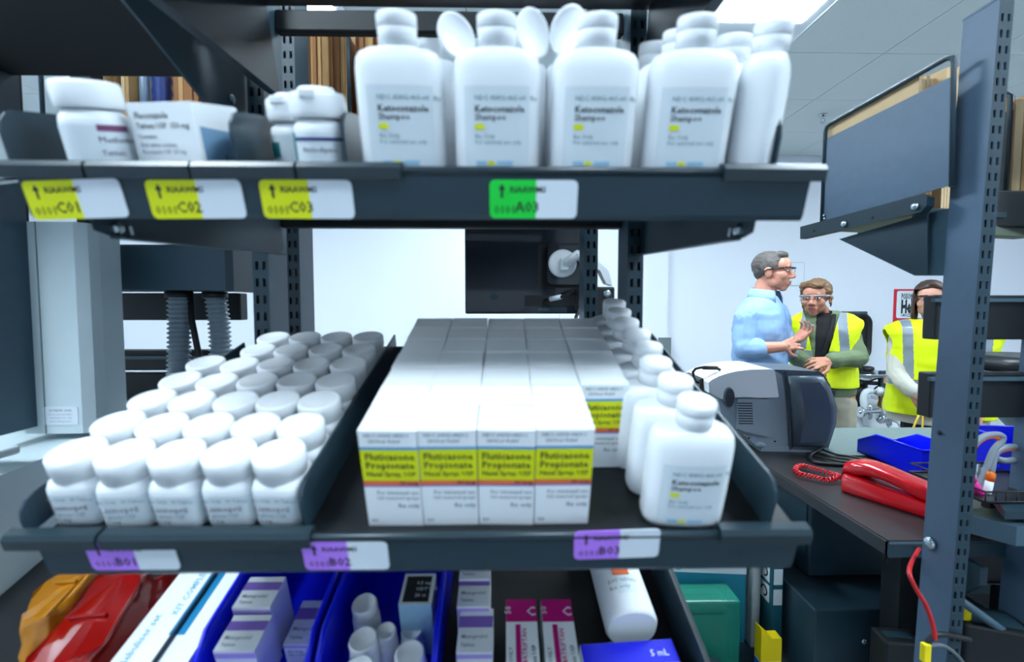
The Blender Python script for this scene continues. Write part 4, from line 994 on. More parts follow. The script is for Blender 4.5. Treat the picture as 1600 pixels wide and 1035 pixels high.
# ---- women in hi-vis vests
def vest_person(name_label, root_px, Y, head_px, hf, tf, skin, hair, iris, jacket, jk_mat, pants, arms, shirt_m, hairfn, goggles, open_w, sho_y, hem_y, cx, hw, lipc, stripes, extra=None, jaw=.95, hk=.96):
    ROOT = P(root_px, 480, Y); ROOT.z = 0; p, _ = rel(ROOT); w = thing('person', name_label, 'person', T(*ROOT))
    f = V(tf).normalized(); r = f.cross(V((0, 0, 1))); H = hframe(p(*head_px, Y - .01), hf, -2); HI = H.inverted()
    sk = MB(); head_skin(sk, H, jaw, hk); nb = p((cx + head_px[0]) / 2, sho_y - 2, Y + .02); sk.cone(H @ V((0, -.022, -.06)), nb, .048, .058)
    zs = p(cx, sho_y, Y).z; zh = p(cx, hem_y, Y).z
    C = lambda z: V((p(cx, 480, Y).x, p(cx, 480, Y).y, z))
    torso(sk, [(C(zs), .10, .07), (C(zs - .08), .15, .09), (C(zs - .3), .13, .09), (C(.95), .15, .10), (C(.85), .15, .10)], f)
    for sgn in (-1, 1):
        o = r * sgn * .09; sk.cone(C(.88) + o, C(.48) + o, .08, .055); sk.cone(C(.48) + o, C(.08) + o, .055, .04); sk.cone(C(.05) + o, C(.04) + o + f * .15, .04, .032)
    J = MB()
    torso(J, [(C(zs + .035), .07, .065), (C(zs + .01), hw * .72, .085), (C(zs - .03), hw * .97, .110), (C(zs - .12), hw, .130), (C(zs - .30), hw * .92, .125), (C(zh + .02), hw * .97, .130), (C(zh - .05), hw * .97, .130)], f)
    for sh_, eb, wrp, hd, pn, side, curl in arms:
        S, E, W = p(*sh_), p(*eb), p(*wrp); sk.cone(S, E, .036, .030); sk.cone(E, W, .030, .022); hand(sk, W, hd, pn, side, curl, .94)
        J.cone(S, E, .056, .056); J.cone(E, E.lerp(W, .90), .056, .042); J.cone(E.lerp(W, .84), E.lerp(W, .93), .045, .044)
    solid(sk, 'body', skin, w, .0040, 2)
    face_bits(w, H, hair, None, iris, hk, lipc, goggles)
    hairfn(w, H, HI, hair)
    solid(J, 'jacket', jk_mat, w, .005, 3, .010, 9, cutfn=lambda c: (lambda d: .02 < d.dot(f) < .155 and abs(d.dot(r)) < .038 and c.z > zs - .26)(c - C(c.z)))
    # dark top under the open jacket
    U = MB(); torso(U, [(C(zs + .02), .06, .055), (C(zs - .02), hw * .6, .095), (C(zs - .12), hw * .8, .118), (C(zh), hw * .8, .118)], f); solid(U, 'shirt', shirt_m, w, .007, 3, .002)
    # vest: shell over the jacket, open in front
    Vm = MB()
    torso(Vm, [(C(zs + .030), .095, .080), (C(zs + .012), hw * .84, .102), (C(zs - .025), hw * 1.10, .128), (C(zs - .07), hw * 1.16, .140), (C(zs - .14), hw * 1.10, .146), (C(zs - .30), hw * 1.0, .142), (C(zh + .02), hw * 1.08, .150), (C(zh), hw * 1.08, .150)], f)
    def uvw(c): d = c - C(c.z); return d.dot(r), d.dot(f), c.z
    def cut(c):
        u, v, z = uvw(c); hgt = (zs - z)
        if z < zh + .008 or z > zs + .022: return True
        if abs(u) > hw * .96 and zs - .21 < z < zs - .045: return abs(v) < .072 * max(0, 1 - ((zs - .13 - z) / .09) ** 2) ** .5
        if v > 0: return abs(u - open_w[2]) < max(open_w[1], open_w[0] * (1 - hgt / .42))
        return z > zs - .0 and abs(u) < .075
    def mf(c):
        u, v, z = uvw(c)
        for a, b in stripes['bands']:
            if a < zs - z < b: return 1
        if abs(abs(u) - stripes['u'] - (zs - z) * stripes.get('lean', 0)) < .024 and zs - z < stripes['to']: return 1
        return 0
    ve = solid(Vm, 'vest', [vest_y, vest_g], w, .0040, 5, .007, 8, mf, cut, 'fluorescent yellow vest with grey reflective bands'); so = ve.modifiers.new('s', 'SOLIDIFY'); so.thickness = .004
    tr = MB(); torso(tr, [(C(zh + .06), hw * .84, .118), (C(.95), hw * .88, .12), (C(.82), hw * .82, .11)], f)
    for sgn in (-1, 1):
        o = r * sgn * .09; tr.cone(C(.84) + o, C(.48) + o, .092, .078); tr.cone(C(.48) + o, C(.10) + o, .076, .066)
    solid(tr, 'trousers', pants, w, .010, 3, .005)
    for sgn in (-1, 1):
        o = r * sgn * .09; q = MB(); q.cone(C(.046) + o - f * .04, C(.042) + o + f * .17, .046, .040); solid(q, 'shoe', mat('black_leather', (26, 26, 28), .4), w, .008, 2)
    if extra: extra(w, p, f, r, C, zs, zh)
    return w
def hair_up(w, H, HI, hm):
    h = MB(); h.ell((0, -.024, .040), (.080, .092, .078), X=H); h.ell((0, -.085, .005), (.050, .045, .050), X=H); h.ell((.0, .05, .082), (.058, .036, .028), X=H); h.ell((-.02, .062, .075), (.04, .03, .025), X=H); h.ell((.05, .03, .07), (.03, .04, .03), X=H)
    for s_ in (-1, 1): h.cone((s_ * .072, .012, .04), (s_ * .074, -.01, -.055), .013, .006, X=H)
    h.cone((.06, -.06, .0), (.075, -.05, -.10), .022, .010, X=H)
    solid(h, 'hair', hm, w, .005, 2, .007, 45, cutfn=lambda c: (lambda q: q.y > .035 and q.z < .045 or (q.y > -.03 and q.z < .02 and abs(q.x) < .070))(HI @ c))
def hair_bob(w, H, HI, hm):
    h = MB(); h.ell((0, -.022, .036), (.080, .097, .083), X=H); h.ell((0, -.06, -.03), (.076, .055, .080), X=H)
    for s_ in (-1, 1): h.cone((s_ * .062, .040, .045), (s_ * .072, .012, -.09), .015, .013, X=H); h.cone((s_ * .066, -.01, .02), (s_ * .070, -.02, -.115), .020, .018, X=H)
    h.cone((-.01, .07, .088), (.06, .05, .05), .018, .02, X=H); h.cone((-.01, .07, .088), (-.06, .05, .05), .018, .02, X=H)
    solid(h, 'hair', hm, w, .005, 2, .004, 40, cutfn=lambda c: (lambda q: q.y > .012 and q.z < .050 and abs(q.x) < .068 or q.y > .06 and q.z < .06)(HI @ c))
def w1_extra(w, p, f, r, C, zs, zh):
    c = C(zs - .055); MB().prism(rrect(.035, .016, .003), 0, .003, 'z').build('name_badge', mat('turquoise_badge', (34, 168, 190), .4), w, frame(c + r * .062 + f * .150, -r, f))
    MB().tube(curve([C(zs + .01) - r * .05 + f * .10, C(zs - .10) - r * .035 + f * .150, C(zs - .24) - r * .0 + f * .152], 12), .011, 8).build('scarf', mat('black_cloth', (18, 19, 22), .8), w)
    MB().box((-.04, -.015, -.02), (.04, .015, .02), 0, None, .006).build('belt_pouch', black_p, w, T(*(C(zh - .02) - r * .03 + f * .150)))
vest_person('woman in an olive jacket and yellow hi-vis vest, hands crossed, beside the man', 1292, 2.80, (1275, 465), (-.74, -.67, -.04), (-.60, -.80, 0), skin2, hair_b, 'brown', None, mat('olive_jacket', (104, 120, 88), .8, 0, .08, 25), mat('khaki_trousers', (176, 170, 150), .8),
            [((1326, 518, 2.72), (1339, 560, 2.64), (1298, 564, 2.53), (-.95, -.05, -.12), (0, .6, -.5), 1, 30), ((1254, 520, 2.88), (1244, 558, 2.82), (1268, 572, 2.60), (.75, -.05, -.5), (-.2, .6, -.3), -1, 38)],
            mat('black_shirt', (22, 23, 26), .8), hair_up, 'clear', (.085, .010, .012), 494, 602, 1289, .172, (172, 84, 78), {'u': .088, 'to': .20, 'lean': .10, 'bands': ((.205, .245),)}, w1_extra)
def w3_extra(w, p, f, r, C, zs, zh):
    m = mat('yellow_strap', (226, 186, 52), .5)
    MB().tube([p(1441, 636, 2.60), p(1424, 676, 2.60), p(1410, 712, 2.62)], .0055, 6).build('strap', m, w)
    MB().tube([p(1442, 636, 2.60), p(1441, 680, 2.60), p(1440, 715, 2.62)], .0050, 6).build('strap', m, w)
vest_person('woman with a dark bob in a yellow hi-vis vest, half hidden by the upright', 1474, 2.80, (1453, 467), (-.66, -.75, .0), (-.50, -.866, 0), skin3, hair_d, 'brown', None, mat('beige_jacket', (190, 186, 176), .8, 0, .06, 25), mat('black_trousers', (26, 26, 29), .8),
            [((1405, 538, 2.90), (1401, 584, 2.84), (1426, 614, 2.64), (.45, -.2, -.75), (.5, .3, .2), 1, 26), ((1536, 526, 2.69), (1546, 585, 2.66), (1530, 640, 2.62), (-.1, -.1, -.9), (-.5, .3, 0), -1, 25)],
            mat('grey_shirt', (150, 152, 152), .8), hair_bob, 'frame', (.05, .006, .0), 505, 648, 1472, .248, (186, 120, 112), {'u': .185, 'to': .34, 'lean': -.05, 'bands': ((.345, .39),)}, w3_extra, .92)

# ================================================================== against the back wall
WY = 4.604
t = thing('poster', 'red bordered poison help poster on the back wall', 'poster')
tl = P(1397, 452, WY); bl = P(1391, 546, WY); tr_ = P(1474, 452, WY)
W_, H_ = .52, tl.z - bl.z
t.matrix_local = frame((tl.x, WY - .0005, tl.z), (1, 0, 0), (0, -1, 0))
MB().prism([(0, -H_), (W_, -H_), (W_, 0), (0, 0)], 0, .002, 'z').build('sheet', mat('poster_red', (206, 36, 52), .6), t)
MB().prism([(x + W_ / 2, y - .155) for x, y in rrect(W_ - .06, .275, .02)], .002, .003, 'z').build('white_panel', mat('poster_white', (224, 232, 236), .6), t)
for s_, sz, y, b_, sx in (('POISON', .080, -.100, .035, .40), ('Help', .172, -.235, .06, .50), ('1-800-222-1222', .045, -.278, .03, .55)): MB().text(s_, sz, T(.075, y, .0035) @ M.Diagonal((sx, 1, 1, 1)), 0, bold=b_).build('lettering', ink, t)
MB().prism([(x + W_ / 2, y - .42) for x, y in rrect(W_ - .06, .16, .02)], .002, .003, 'z').build('lower_panel', mat('poster_pink', (222, 96, 104), .6), t)
t = thing('tray_dispenser', 'black wall-mounted oval tray and back plate behind the woman in olive', 'dispenser')
a = P(1364, 487, 4.5); MB().box((a.x - .62, 4.56, a.z - .52), (a.x, WY - .0005, a.z), 0, None, .01).build('back_plate', mat('slate_plate', (64, 76, 86), .5), t)
c = P(1347, 527, 4.5)
rg = [[(c.x + x * k_, 4.5599 - d_, c.z + y * k_) for x, y in rrect(.21, .47, .095, 6)] for k_, d_ in ((1, 0), (1, .05), (.96, .06), (.86, .058), (.80, .02))]
MB().loft(rg).build('oval_tray', black_p, t)
t = thing('wall_recess', 'grey recessed outlet panel low on the white wall', 'panel'); a, b = P(1030, 528, 4.52), P(1049, 590, 4.52)
MB().box((a.x, 4.54, b.z), (b.x, 4.5495, a.z), 0, None, .002).build('plate', mat('grey_panel', (112, 122, 126), .5), t)
t = thing('access_panel', 'faint white access panel on the wall behind the man', 'panel'); a, b = P(1232, 411, WY), P(1255, 446, WY)
MB().box((a.x, WY - .006, b.z), (b.x, WY - .0005, a.z), 0, None, .002).build('cover', wall_m, t); MB().box((a.x - .006, WY - .003, b.z - .006), (b.x + .006, WY - .0004, a.z + .006)).build('gap_line', mat('gap_grey', (176, 188, 194), .7), t)
# ---- eyewash station
EX = P(1352, 590, 4.2)
t = thing('eyewash_station', 'stainless eyewash basin with brass valves and white hoses beside the wall', 'eyewash', T(EX.x, 4.2, 0))
ez = P(1352, 585, 4.2).z
MB().lathe([(.05, ez - .08), (.12, ez - .05), (.23, ez + .015), (.235, ez + .03), (.225, ez + .03), (.12, ez - .02), (.02, ez - .03)], 36).build('basin', chrome, t, T(-.08, 0, 0))
for x in (-.06, .05): MB().lathe([(.035, 0), (.05, .015), (.05, .035), (.03, .045), (.0001, .045)], 18).build('spray_head', black_p, t, T(x - .03, 0, ez + .03))
MB().lathe([(.085, ez - .30), (.085, ez - .08)], 20).build('collar', black_p, t, T(-.08, 0, 0)); MB().lathe([(.06, .0), (.06, ez - .3)], 20).build('stand_pipe', mat('white_pipe', (206, 214, 218), .4), t, T(-.08, 0, 0))
MB().lathe([(.13, .0), (.13, ez - .5), (.11, ez - .48)], 20).build('pipe_cover', mat('grey_pipe_cover', (176, 186, 190), .4), t, T(-.08, 0, 0))
for i, (px, py, r_) in enumerate(((1388, 618, .05), (1378, 622, .035), (1402, 628, .045))):
    q = P(px, py, 4.12) - V((EX.x, 4.2, 0)); MB().lathe([(r_ * .6, -.09), (r_, -.07), (r_ * .7, -.02), (r_, .03), (r_ * .7, .08)], 16).build('brass_valve', brass, t, T(*q))
q = P(1372, 611, 4.06) - V((EX.x, 4.2, 0)); g = MB().lathe([(.045, 0), (.045, .025), (.04, .03), (.0001, .03)], 24).build('pressure_gauge', chrome, t, T(*q) @ RX(90)); MB().lathe([(.038, .031), (.0001, .032)], 24).build('dial', white_p, g)
q = P(1374, 590, 4.08) - V((EX.x, 4.2, 0)); MB().box((0, -.02, -.10), (.10, .02, .06), 0, None, .008).build('control_box', steel, t, T(*q)); MB().box((.02, -.023, -.05), (.08, -.0201, .03)).build('box_label', mat('tan_label', (200, 150, 110), .6), t, T(*q))
MB().tube([P(1346, 598, 4.1) - V((EX.x, 4.2, 0)), P(1398, 601, 4.1) - V((EX.x, 4.2, 0))], .018, 10).build('cross_pipe', black_p, t)
hw_m = mat('white_hose', (214, 220, 222), .4)
for pts in ([(1371, 612), (1354, 612), (1349, 625), (1353, 642), (1360, 652)], [(1401, 620), (1384, 620), (1380, 636), (1386, 660), (1392, 672)], [(1392, 656), (1404, 662), (1410, 676)]): MB().tube(curve([P(x, y, 4.08) - V((EX.x, 4.2, 0)) for x, y in pts], 20), .028 if pts[0][0] < 1392 else .012, 10).build('hose', hw_m, t)
for px, py in ((1359, 644), (1390, 654)):
    q = P(px, py, 4.04) - V((EX.x, 4.2, 0)); MB().cone((-.08, 0, 0), (.08, 0, .01), .022, .022).cone((0, 0, .05), (0, 0, -.05), .02, .02).lathe([(.05, 0), (.05, .015), (.0001, .016)], 8, X=T(-.09, 0, 0) @ RY(90)).build('tap', chrome, t, T(*q))
t = thing('white_tank', 'white round-shouldered tank below the eyewash valves', 'tank', T(P(1382, 660, 4.15).x + .12, 4.38, 0)); tz = P(1382, 630, 4.2).z
MB().lathe([(.18, 0), (.20, .02), (.20, tz - .25), (.17, tz - .10), (.10, tz), (.0001, tz + .005)], 32).build('body', white_p, t)
MB().lathe([(.06, tz - .01), (.06, tz + .03), (.0001, tz + .03)], 20).build('lid', hw_m, t)
# ---- chair seen through the right rack
t = thing('stool', 'black padded stool seat seen through the rack beside the vest', 'stool', T(2.25, 1.95, 0))
MB().loft([[(x * 1.0, y, z) for x, y in rrect(w_, .30, .1, 6)] for w_, z in ((.26, 1.160), (.36, 1.165), (.36, 1.20), (.30, 1.222))]).build('seat', black_p, t)
MB().box((-.12, -.10, 1.13), (.12, .10, 1.1595), 0, None, .01).build('seat_plate', chrome, t); MB().lathe([(.03, .04), (.03, 1.13)], 16).build('post', chrome, t); MB().lathe([(.28, 0), (.28, .02), (.05, .04)], 24).build('base', black_p, t)

# ================================================================== bottom shelf goods
def bbox(s, px, py, h, w, d, rz=0):
    """matrix for a carton whose top-front edge midpoint shows at the pixel"""
    x, y = s.on(px, py, h); return place(s, x, y, rz)
def carton(label, X, w, d, h, front=(), top=(), texts=(), group=None, name='medicine_carton', side=()):
    """front/top bands: (a, b, material) as fractions from bottom/front; texts: (string, size, face, x, y, material, rot)"""
    t = thing(name, label, 'carton', X, group); ms = [paper]; m = MB(); x = w / 2
    def band(face, a, b, mm, x0=0, x1=1):
        if mm not in ms: ms.append(mm)
        k = ms.index(mm); e = .0003; l, r_ = -x + w * x0, -x + w * x1
        if face == 'front': m.add([(l, -e, h * a), (r_, -e, h * a), (r_, -e, h * b), (l, -e, h * b)], [(0, 1, 2, 3)], k)
        else: m.add([(l, d * a, h + e), (r_, d * a, h + e), (r_, d * b, h + e), (l, d * b, h + e)], [(0, 1, 2, 3)], k)
    m.box((-x, 0, 0), (x, d, h))
    for q in front: band('front', *q)
    for q in top: band('top', *q)
    m.build('body', ms, t)
    for s_, sz, face, tx, ty, mm, rot in texts:
        X_ = (T(-x + w * tx, -.0006, h * ty) @ RX(90) if face == 'front' else T(-x + w * tx, d * ty, h + .0006)) @ RZ(rot)
        MB().text(s_, sz, X_, 0, bold=.01).build('lettering', mm, t)
    MB().box((-x + .003, d - .0004, h - .008), (x - .003, d + .0006, h - .0005)).build('tuck_flap', paper, t)
    return t
teal_p = mat('teal_stripe', (16, 136, 186), .5); teal_t = mat('pale_teal_ink', (120, 184, 206), .6); yel_s = mat('yellow_spot', (232, 214, 0), .5)
# long flat carton lying up the slope
t = carton('long white carton with a blue stripe lying up the slope beside the red bin', place(SN, SN.on(286, 960, .055)[0], .03, 0), .080, .30, .055,
       top=((.42, .98, teal_p, .50, .72), (.08, .16, yel_s, .56, .80)), texts=(('KIT COMPLETE', .010, 'top', .42, .50, teal_t, 90), ('Nebuliser set', .011, 'top', .22, .30, teal_t, 90), ('STERILE', .010, 'top', .30, .12, teal_t, 90)), name='long_carton')
gp = 'white cartons with purple bands'
tx_p = lambda: (('metoprolol', .0058, 'top', .12, .62, ink_g, 0), ('succinate ER', .0052, 'top', .12, .40, ink_g, 0), ('Rx only', .005, 'front', .2, .5, ink_g, 0))
bn1 = SB.on(500, 905, .075); b1x = SB.on(478, 940, .05)[0]
stack_bin('blue plastic bin with purple-banded cartons on the bottom shelf', place(SB, b1x - .020, .070, 0, .0005), .225, .112, .080, .035, 'blue bins')
b2x = SB.on(620, 950, .05)[0]
stack_bin('blue plastic bin with round white bottles on the bottom shelf', place(SB, b2x - .004, .070, 0, .0005), .225, .118, .080, .035, 'blue bins')
def pcart(label, px, py, h, w, d, x_shift=0, base=.0035, bands=1, rz=0):
    x, y = SB.on(px, py, h + base); 
    return carton(label, place(SB, x + x_shift, y, rz, base), w, d, h, front=((.84, .95, lilac),), top=((.55, .82, purple_b),) if bands else (), texts=(('Metoprolol', .0062, 'top', .10, .30, ink_g, 0), ('Tablets', .0052, 'top', .10, .12, ink_g, 0), ('Rx Only  100', .0052, 'front', .12, .60, ink_g, 0), ('NDC 0378', .0045, 'front', .12, .42, ink_g, 0)), group=gp)
pcart('purple-banded white carton nearest in the first blue bin', 365, 1018, .066, .042, .040)
pcart('purple-banded white carton standing behind the nearest one in the first bin', 392, 950, .072, .042, .040)
pcart('purple-banded white carton low at the right of the first blue bin', 466, 1008, .030, .034, .055)
pcart('purple-banded white carton at the front of the row right of the bins', 741, 1020, .058, .038, .050, base=.0005)
pcart('purple-banded white carton second in the row right of the bins', 739, 948, .066, .037, .050, base=.0005)
pcart('purple-banded white carton last in the row, touching the shelf lip above', 741, 905, .070, .037, .040, base=.0005)
# round white bottles in the second bin
def pot_at(label, px, py, h, dia, group='round white bottles in the blue bin', base=.0035, capf=.9):
    x, y = SB.on(px, py, h + base); t = thing('pill_bottle', label, 'bottle', place(SB, x, y, 0, base), group); r = dia / 2; hb = h * .74
    MB().lathe([(r * .95, 0), (r, .002), (r, hb * .88), (r * .85, hb)], 32).build('body', white_p, t)
    rc = r * capf; prof = [(rc, hb), (rc * 1.02, hb + .002), (rc * 1.02, h - .003), (rc * .94, h - .0005), (rc * .86, h), (rc * .82, h - .001), (.0001, h - .001)]
    MB().loft([[(q * (1 + .012 * (k % 2)) * math.cos(2 * math.pi * k / 52), q * (1 + .012 * (k % 2)) * math.sin(2 * math.pi * k / 52), z) for k in range(52)] for q, z in prof]).build('cap', white_cap, t)
    return t
pot_at('round white bottle farthest back in the second blue bin, its cap shaded', 569, 942, .062, .031)
pot_at('round white bottle in the middle of the second blue bin', 567, 998, .062, .033)
pot_at('round white bottle at the front left of the second blue bin', 560, 1046, .062, .034)
pot_at('round white bottle at the front right of the second blue bin', 640, 1020, .058, .034)
pot_at('white bottle half hidden under the dark-topped box in the second bin', 643, 985, .040, .026)
pot_at('white bottle squeezed between the caps and the dark-topped box', 603, 985, .050, .024)
x, y = SB.on(648, 945, .083)
carton('pale blue box with a black printed top in the second blue bin', place(SB, x, y, 0, .0035), .036, .040, .080, front=((0, 1, mat('ice_blue_print', (150, 188, 210), .55)),), top=((.06, .90, ink, .1, .9),), texts=(('0.5 mg', .006, 'top', .45, .62, tagw, 0), ('ODT USP', .006, 'top', .45, .42, tagw, 0), ('20 ct', .006, 'top', .45, .22, tagw, 0)))
# magenta topped pair
for px, lab in ((815, 'magenta-banded white carton, left one of the identical pair'), (872, 'magenta-banded white carton, right one of the identical pair')):
    x, y = SB.on(px, 969, .052)
    carton(lab, place(SB, x, y - .078, 0, .0005), .0355, .105, .050, top=((.73, 1.0, magenta), (.0, .70, magenta, .30, .46)), texts=(('50', .010, 'top', .16, .82, tagw, 90), ('C', .016, 'top', .66, .80, tagw, 0), ('SUMATRIPTAN', .0075, 'top', .64, .18, magenta, 90), ('tablets USP', .0062, 'top', .90, .20, ink, 90), ('Rx ONLY', .006, 'top', .20, .22, ink_g, 90)), group='magenta-banded cartons')
# white bottle lying up the slope
bx0, by0 = SB.on(1000, 995, .035)
t = thing('lotion_bottle', 'large white bottle with an orange mark lying on the bottom shelf', 'bottle', place(SB, SB.on(985, 960, .04)[0], SB.on(990, 985, .03)[1], 0, .031) @ RZ(2) @ RX(-90) @ RZ(180) @ M.Diagonal((1.28, 1.25, 1.25, 1)))
L_ = .135
MB().loft([squircle(.048, .046, z, 36, 2.3) if z > 0 else squircle(.044, .042, z, 36, 2.3) for z in (0, .004, .10, .115)] + [squircle(.040, .038, .124, 36, 2.2), squircle(.026, .026, .130, 36, 2)]).build('body', white_p, t)
MB().lathe([(.014, .130), (.016, .132), (.016, .150), (.014, .152)], 24).build('cap', white_cap, t)
def facing(zx, zy): return T(zx, .0242, zy) @ RX(90)
lb = MB(); pts = [(.0244 * math.cos(R(a)), .0236 * math.sin(R(a))) for a in range(28, 153, 8)]
lb.loft([[(x, y, z) for x, y in pts] for z in (.020, .100)], closed=False, cap=False); lbl = lb.build('label', labelp, t)
tm = None; wrap = lambda s_, sz, z, mi, x0=-.016: MB().add([(-(v.x + x0), .0240 * math.sqrt(max(.05, 1 - ((v.x + x0) / .0255) ** 2)) + .0006, z + v.y) for v in text_mesh(s_, sz)[0]], text_mesh(s_, sz)[1], mi).build('lettering', ink_g, lbl)
for s_, sz, z, mi in (("Ibuprofen", .0085, .0600, 0), ("Tablets", .0075, .0515, 0), ("500 tablets", .0062, .0320, 0), ("Rx only", .0062, .0245, 0)): wrap(s_, sz, z, mi)
MB().prism([(-.006, .040), (.010, .040), (.010, .048), (-.006, .048)], .0236, .0246, 'y').build('orange_mark', mat('orange_ink', (222, 96, 32), .6), t)
x, y = SB.on(995, 1003, .035)
carton('white carton with a cobalt blue end at the front of the bottom shelf', place(SB, .205, y - .08, 3, .0005), .105, .08, .034, top=((.68, 1.0, cobalt), (.64, .68, lilac)), texts=(('5 mL', .010, 'top', .72, .78, tagw, 0), ('Latanoprost', .012, 'top', .12, .30, ink_g, 0)))
# translucent red and amber bags at the left
def pouch(label, X, w, d, h, m, seed):
    t = thing('plastic_bag', label, 'bag', X, 'translucent bags on the bottom shelf'); rings = []
    for j in range(11):
        z = h * j / 10; k = 1 - .25 * (j / 10) ** 2; rr = []
        for i in range(40):
            a = 2 * math.pi * i / 40; q = 1 + .16 * NZ.noise(V((math.cos(a) * 2.2, math.sin(a) * 2.2 + seed, z * 30))) + .13 * NZ.noise(V((math.cos(a) * 5, math.sin(a) * 5 + seed, z * 60)))
            rr.append((w / 2 * q * math.copysign(abs(math.cos(a)) ** .6, math.cos(a)), d / 2 * q * (1 - .45 * j / 10) * math.copysign(abs(math.sin(a)) ** .6, math.sin(a)), z + (.010 * NZ.noise(V((a * 2, seed, 3))) if j > 6 else 0)))
        rings.append(rr)
    MB().loft(rings).build('film', m, t); MB().box((-w * .30, -.002, h * .96), (w * .30, .002, h * 1.05), 0, None, .0008).build('seal', m, t); return t
red_b = mat('red_translucent_film', (170, 14, 10), .18, 0, .3, 18, trans=.25, coat=.4); amb = mat('amber_translucent_film', (206, 132, 8), .2, 0, .35, 16, trans=.25, coat=.4)
pouch('crumpled translucent red plastic bag on the bottom shelf', place(SN, SN.on(172, 960, .05)[0], .165, 6), .062, .22, .072, red_b, 1.3)
pouch('translucent amber plastic bag at the left end of the bottom shelf', place(SN, SN.on(96, 960, .05)[0] + .004, .20, 4), .040, .16, .082, amb, 6.1)

# ================================================================== low shelf right of the rack
t = thing('low_shelf', 'black low shelf under the rack end holding teal cartons', 'shelf')
MB().box((.34, 1.02, .478), (.725, 1.60, .50), 0, None, .003).build('deck', steel, t)
for x, y in ((.36, 1.04), (.70, 1.04), (.36, 1.57), (.70, 1.57)): MB().box((x - .015, y - .015, 0), (x + .015, y + .015, .4775)).build('leg', steel_d, t)
teal = mat('teal_carton_board', (22, 118, 140), .55, 0, .05); w2 = mat('pale_label_board', (196, 206, 210), .6)
t = thing('teal_carton', 'teal carton with a white recycling label standing on the low shelf', 'carton', T(.55, 1.22, .5005))
MB().box((-.115, 0, 0), (.115, .20, .265)).build('body', teal, t)
MB().prism([(-.115, .262), (.1149, .262), (.1149, .195), (-.085, .205), (-.105, .225)], -.0012, -.0002, 'y').build('white_panel', w2, t)
tm = MB().text('100% recycled fiber', .011, T(-.075, -.0016, .232) @ RX(90), 0).text('Please recycle', .009, T(-.055, -.0016, .213) @ RX(90), 0); tm.build('lettering', ink_t, t)
rc = MB()
for k in range(3):
    a = R(90 + 120 * k); c_, s_ = math.cos(a), math.sin(a); q = lambda u, v: (-.073 + (u * c_ - v * s_) * .001, -.0016, .216 + (u * s_ + v * c_) * .001)
    rc.add([q(3, -4), q(5.5, -4), q(5.5, 1), q(3, 1), q(2, 1), q(6.5, 1), q(4.2, 5)], [(0, 1, 2, 3), (4, 5, 6)])
rc.build('recycling_mark', ink_t, t)
grn = mat('green_translucent_plastic', (34, 150, 126), .15, 0, .25, 14, trans=.45, alpha=.85)
t = thing('green_bag', 'green translucent wrapped pack in front of the teal carton', 'bag', T(.515, 1.12, .5005))
MB().box((-.085, 0, 0), (.085, .08, .185), 0, None, .006).build('wrap', grn, t); MB().box((-.065, .012, .01), (.055, .07, .16)).build('contents', mat('dark_contents', (40, 70, 66), .6), t)
for s_, x, z in (('PRE-MOISTENED', -.04, .15), ('WIPES', -.06, .08)): MB().text(s_, .011, T(x, -.0012, z) @ RX(90), 0).build('lettering', mat('deep_green_ink', (10, 70, 66), .6), t)
t = thing('foam_sheet', 'grey padded sheet standing beside the teal carton', 'sheet', T(.683, 1.20, .5005))
m = MB()
for i in range(7):
    for j in range(1): m.box((-.012, i * .03, 0), (.012, i * .03 + .0285, .34), 0, None, .003)
m.build('padding', mat('grey_foam', (150, 156, 158), .8, 0, .08, 90, .6, 300), t)
t = thing('printed_carton', 'dark teal carton with white pictogram squares by the floor cabinet', 'carton', T(.716, 1.16, .5005))
MB().box((-.014, 0, 0), (.014, .30, .36)).build('body', mat('dark_teal_board', (10, 78, 92), .5), t)
for i in range(3):
    for j in range(2):
        q = MB().prism([(.012 + j * .05, .255 - i * .055), (.056 + j * .05, .255 - i * .055), (.056 + j * .05, .300 - i * .055), (.012 + j * .05, .300 - i * .055)], -.0152, -.0143, 'x').build('pictogram', w2, t)
        MB().tube([(-.0156, .034 + j * .05 + .013 * math.cos(R(a)), .2775 - i * .055 + .013 * math.sin(R(a))) for a in range(0, 300, 30)], .0022, 6).build('symbol', ink, q)
for i in range(3): MB().prism([(.003, .257 - i * .055), (.026, .257 - i * .055), (.026, .299 - i * .055), (.003, .299 - i * .055)], -.0012, -.0003, 'y').build('pictogram', w2, t, T(-.014, 0, 0) )
t = thing('yellow_pack', 'yellow and blue packet at the foot of the padded sheet', 'packet', T(.662, 1.10, .5005))
MB().prism([(-.02, .04), (.032, .04), (.032, .10), (.008, .10), (-.02, .125)], 0, .03, 'y').build('yellow_half', mat('yellow_pack', (236, 206, 0), .5), t)
MB().box((-.02, 0, 0), (.032, .03, .036)).build('blue_half', mat('blue_pack', (20, 110, 214), .5), t); MB().box((-.02, 0, .0361), (.032, .03, .0399)).build('white_stripe', white_p, t)
t = thing('black_tray', 'black block at the front edge of the low shelf', 'block', T(.485, 1.03, .5005)); MB().box((-.06, 0, 0), (.05, .07, .055), 0, None, .004).build('body', black_p, t); MB().box((-.055, .005, .0551), (.045, .065, .0565)).build('lid', steel, t)

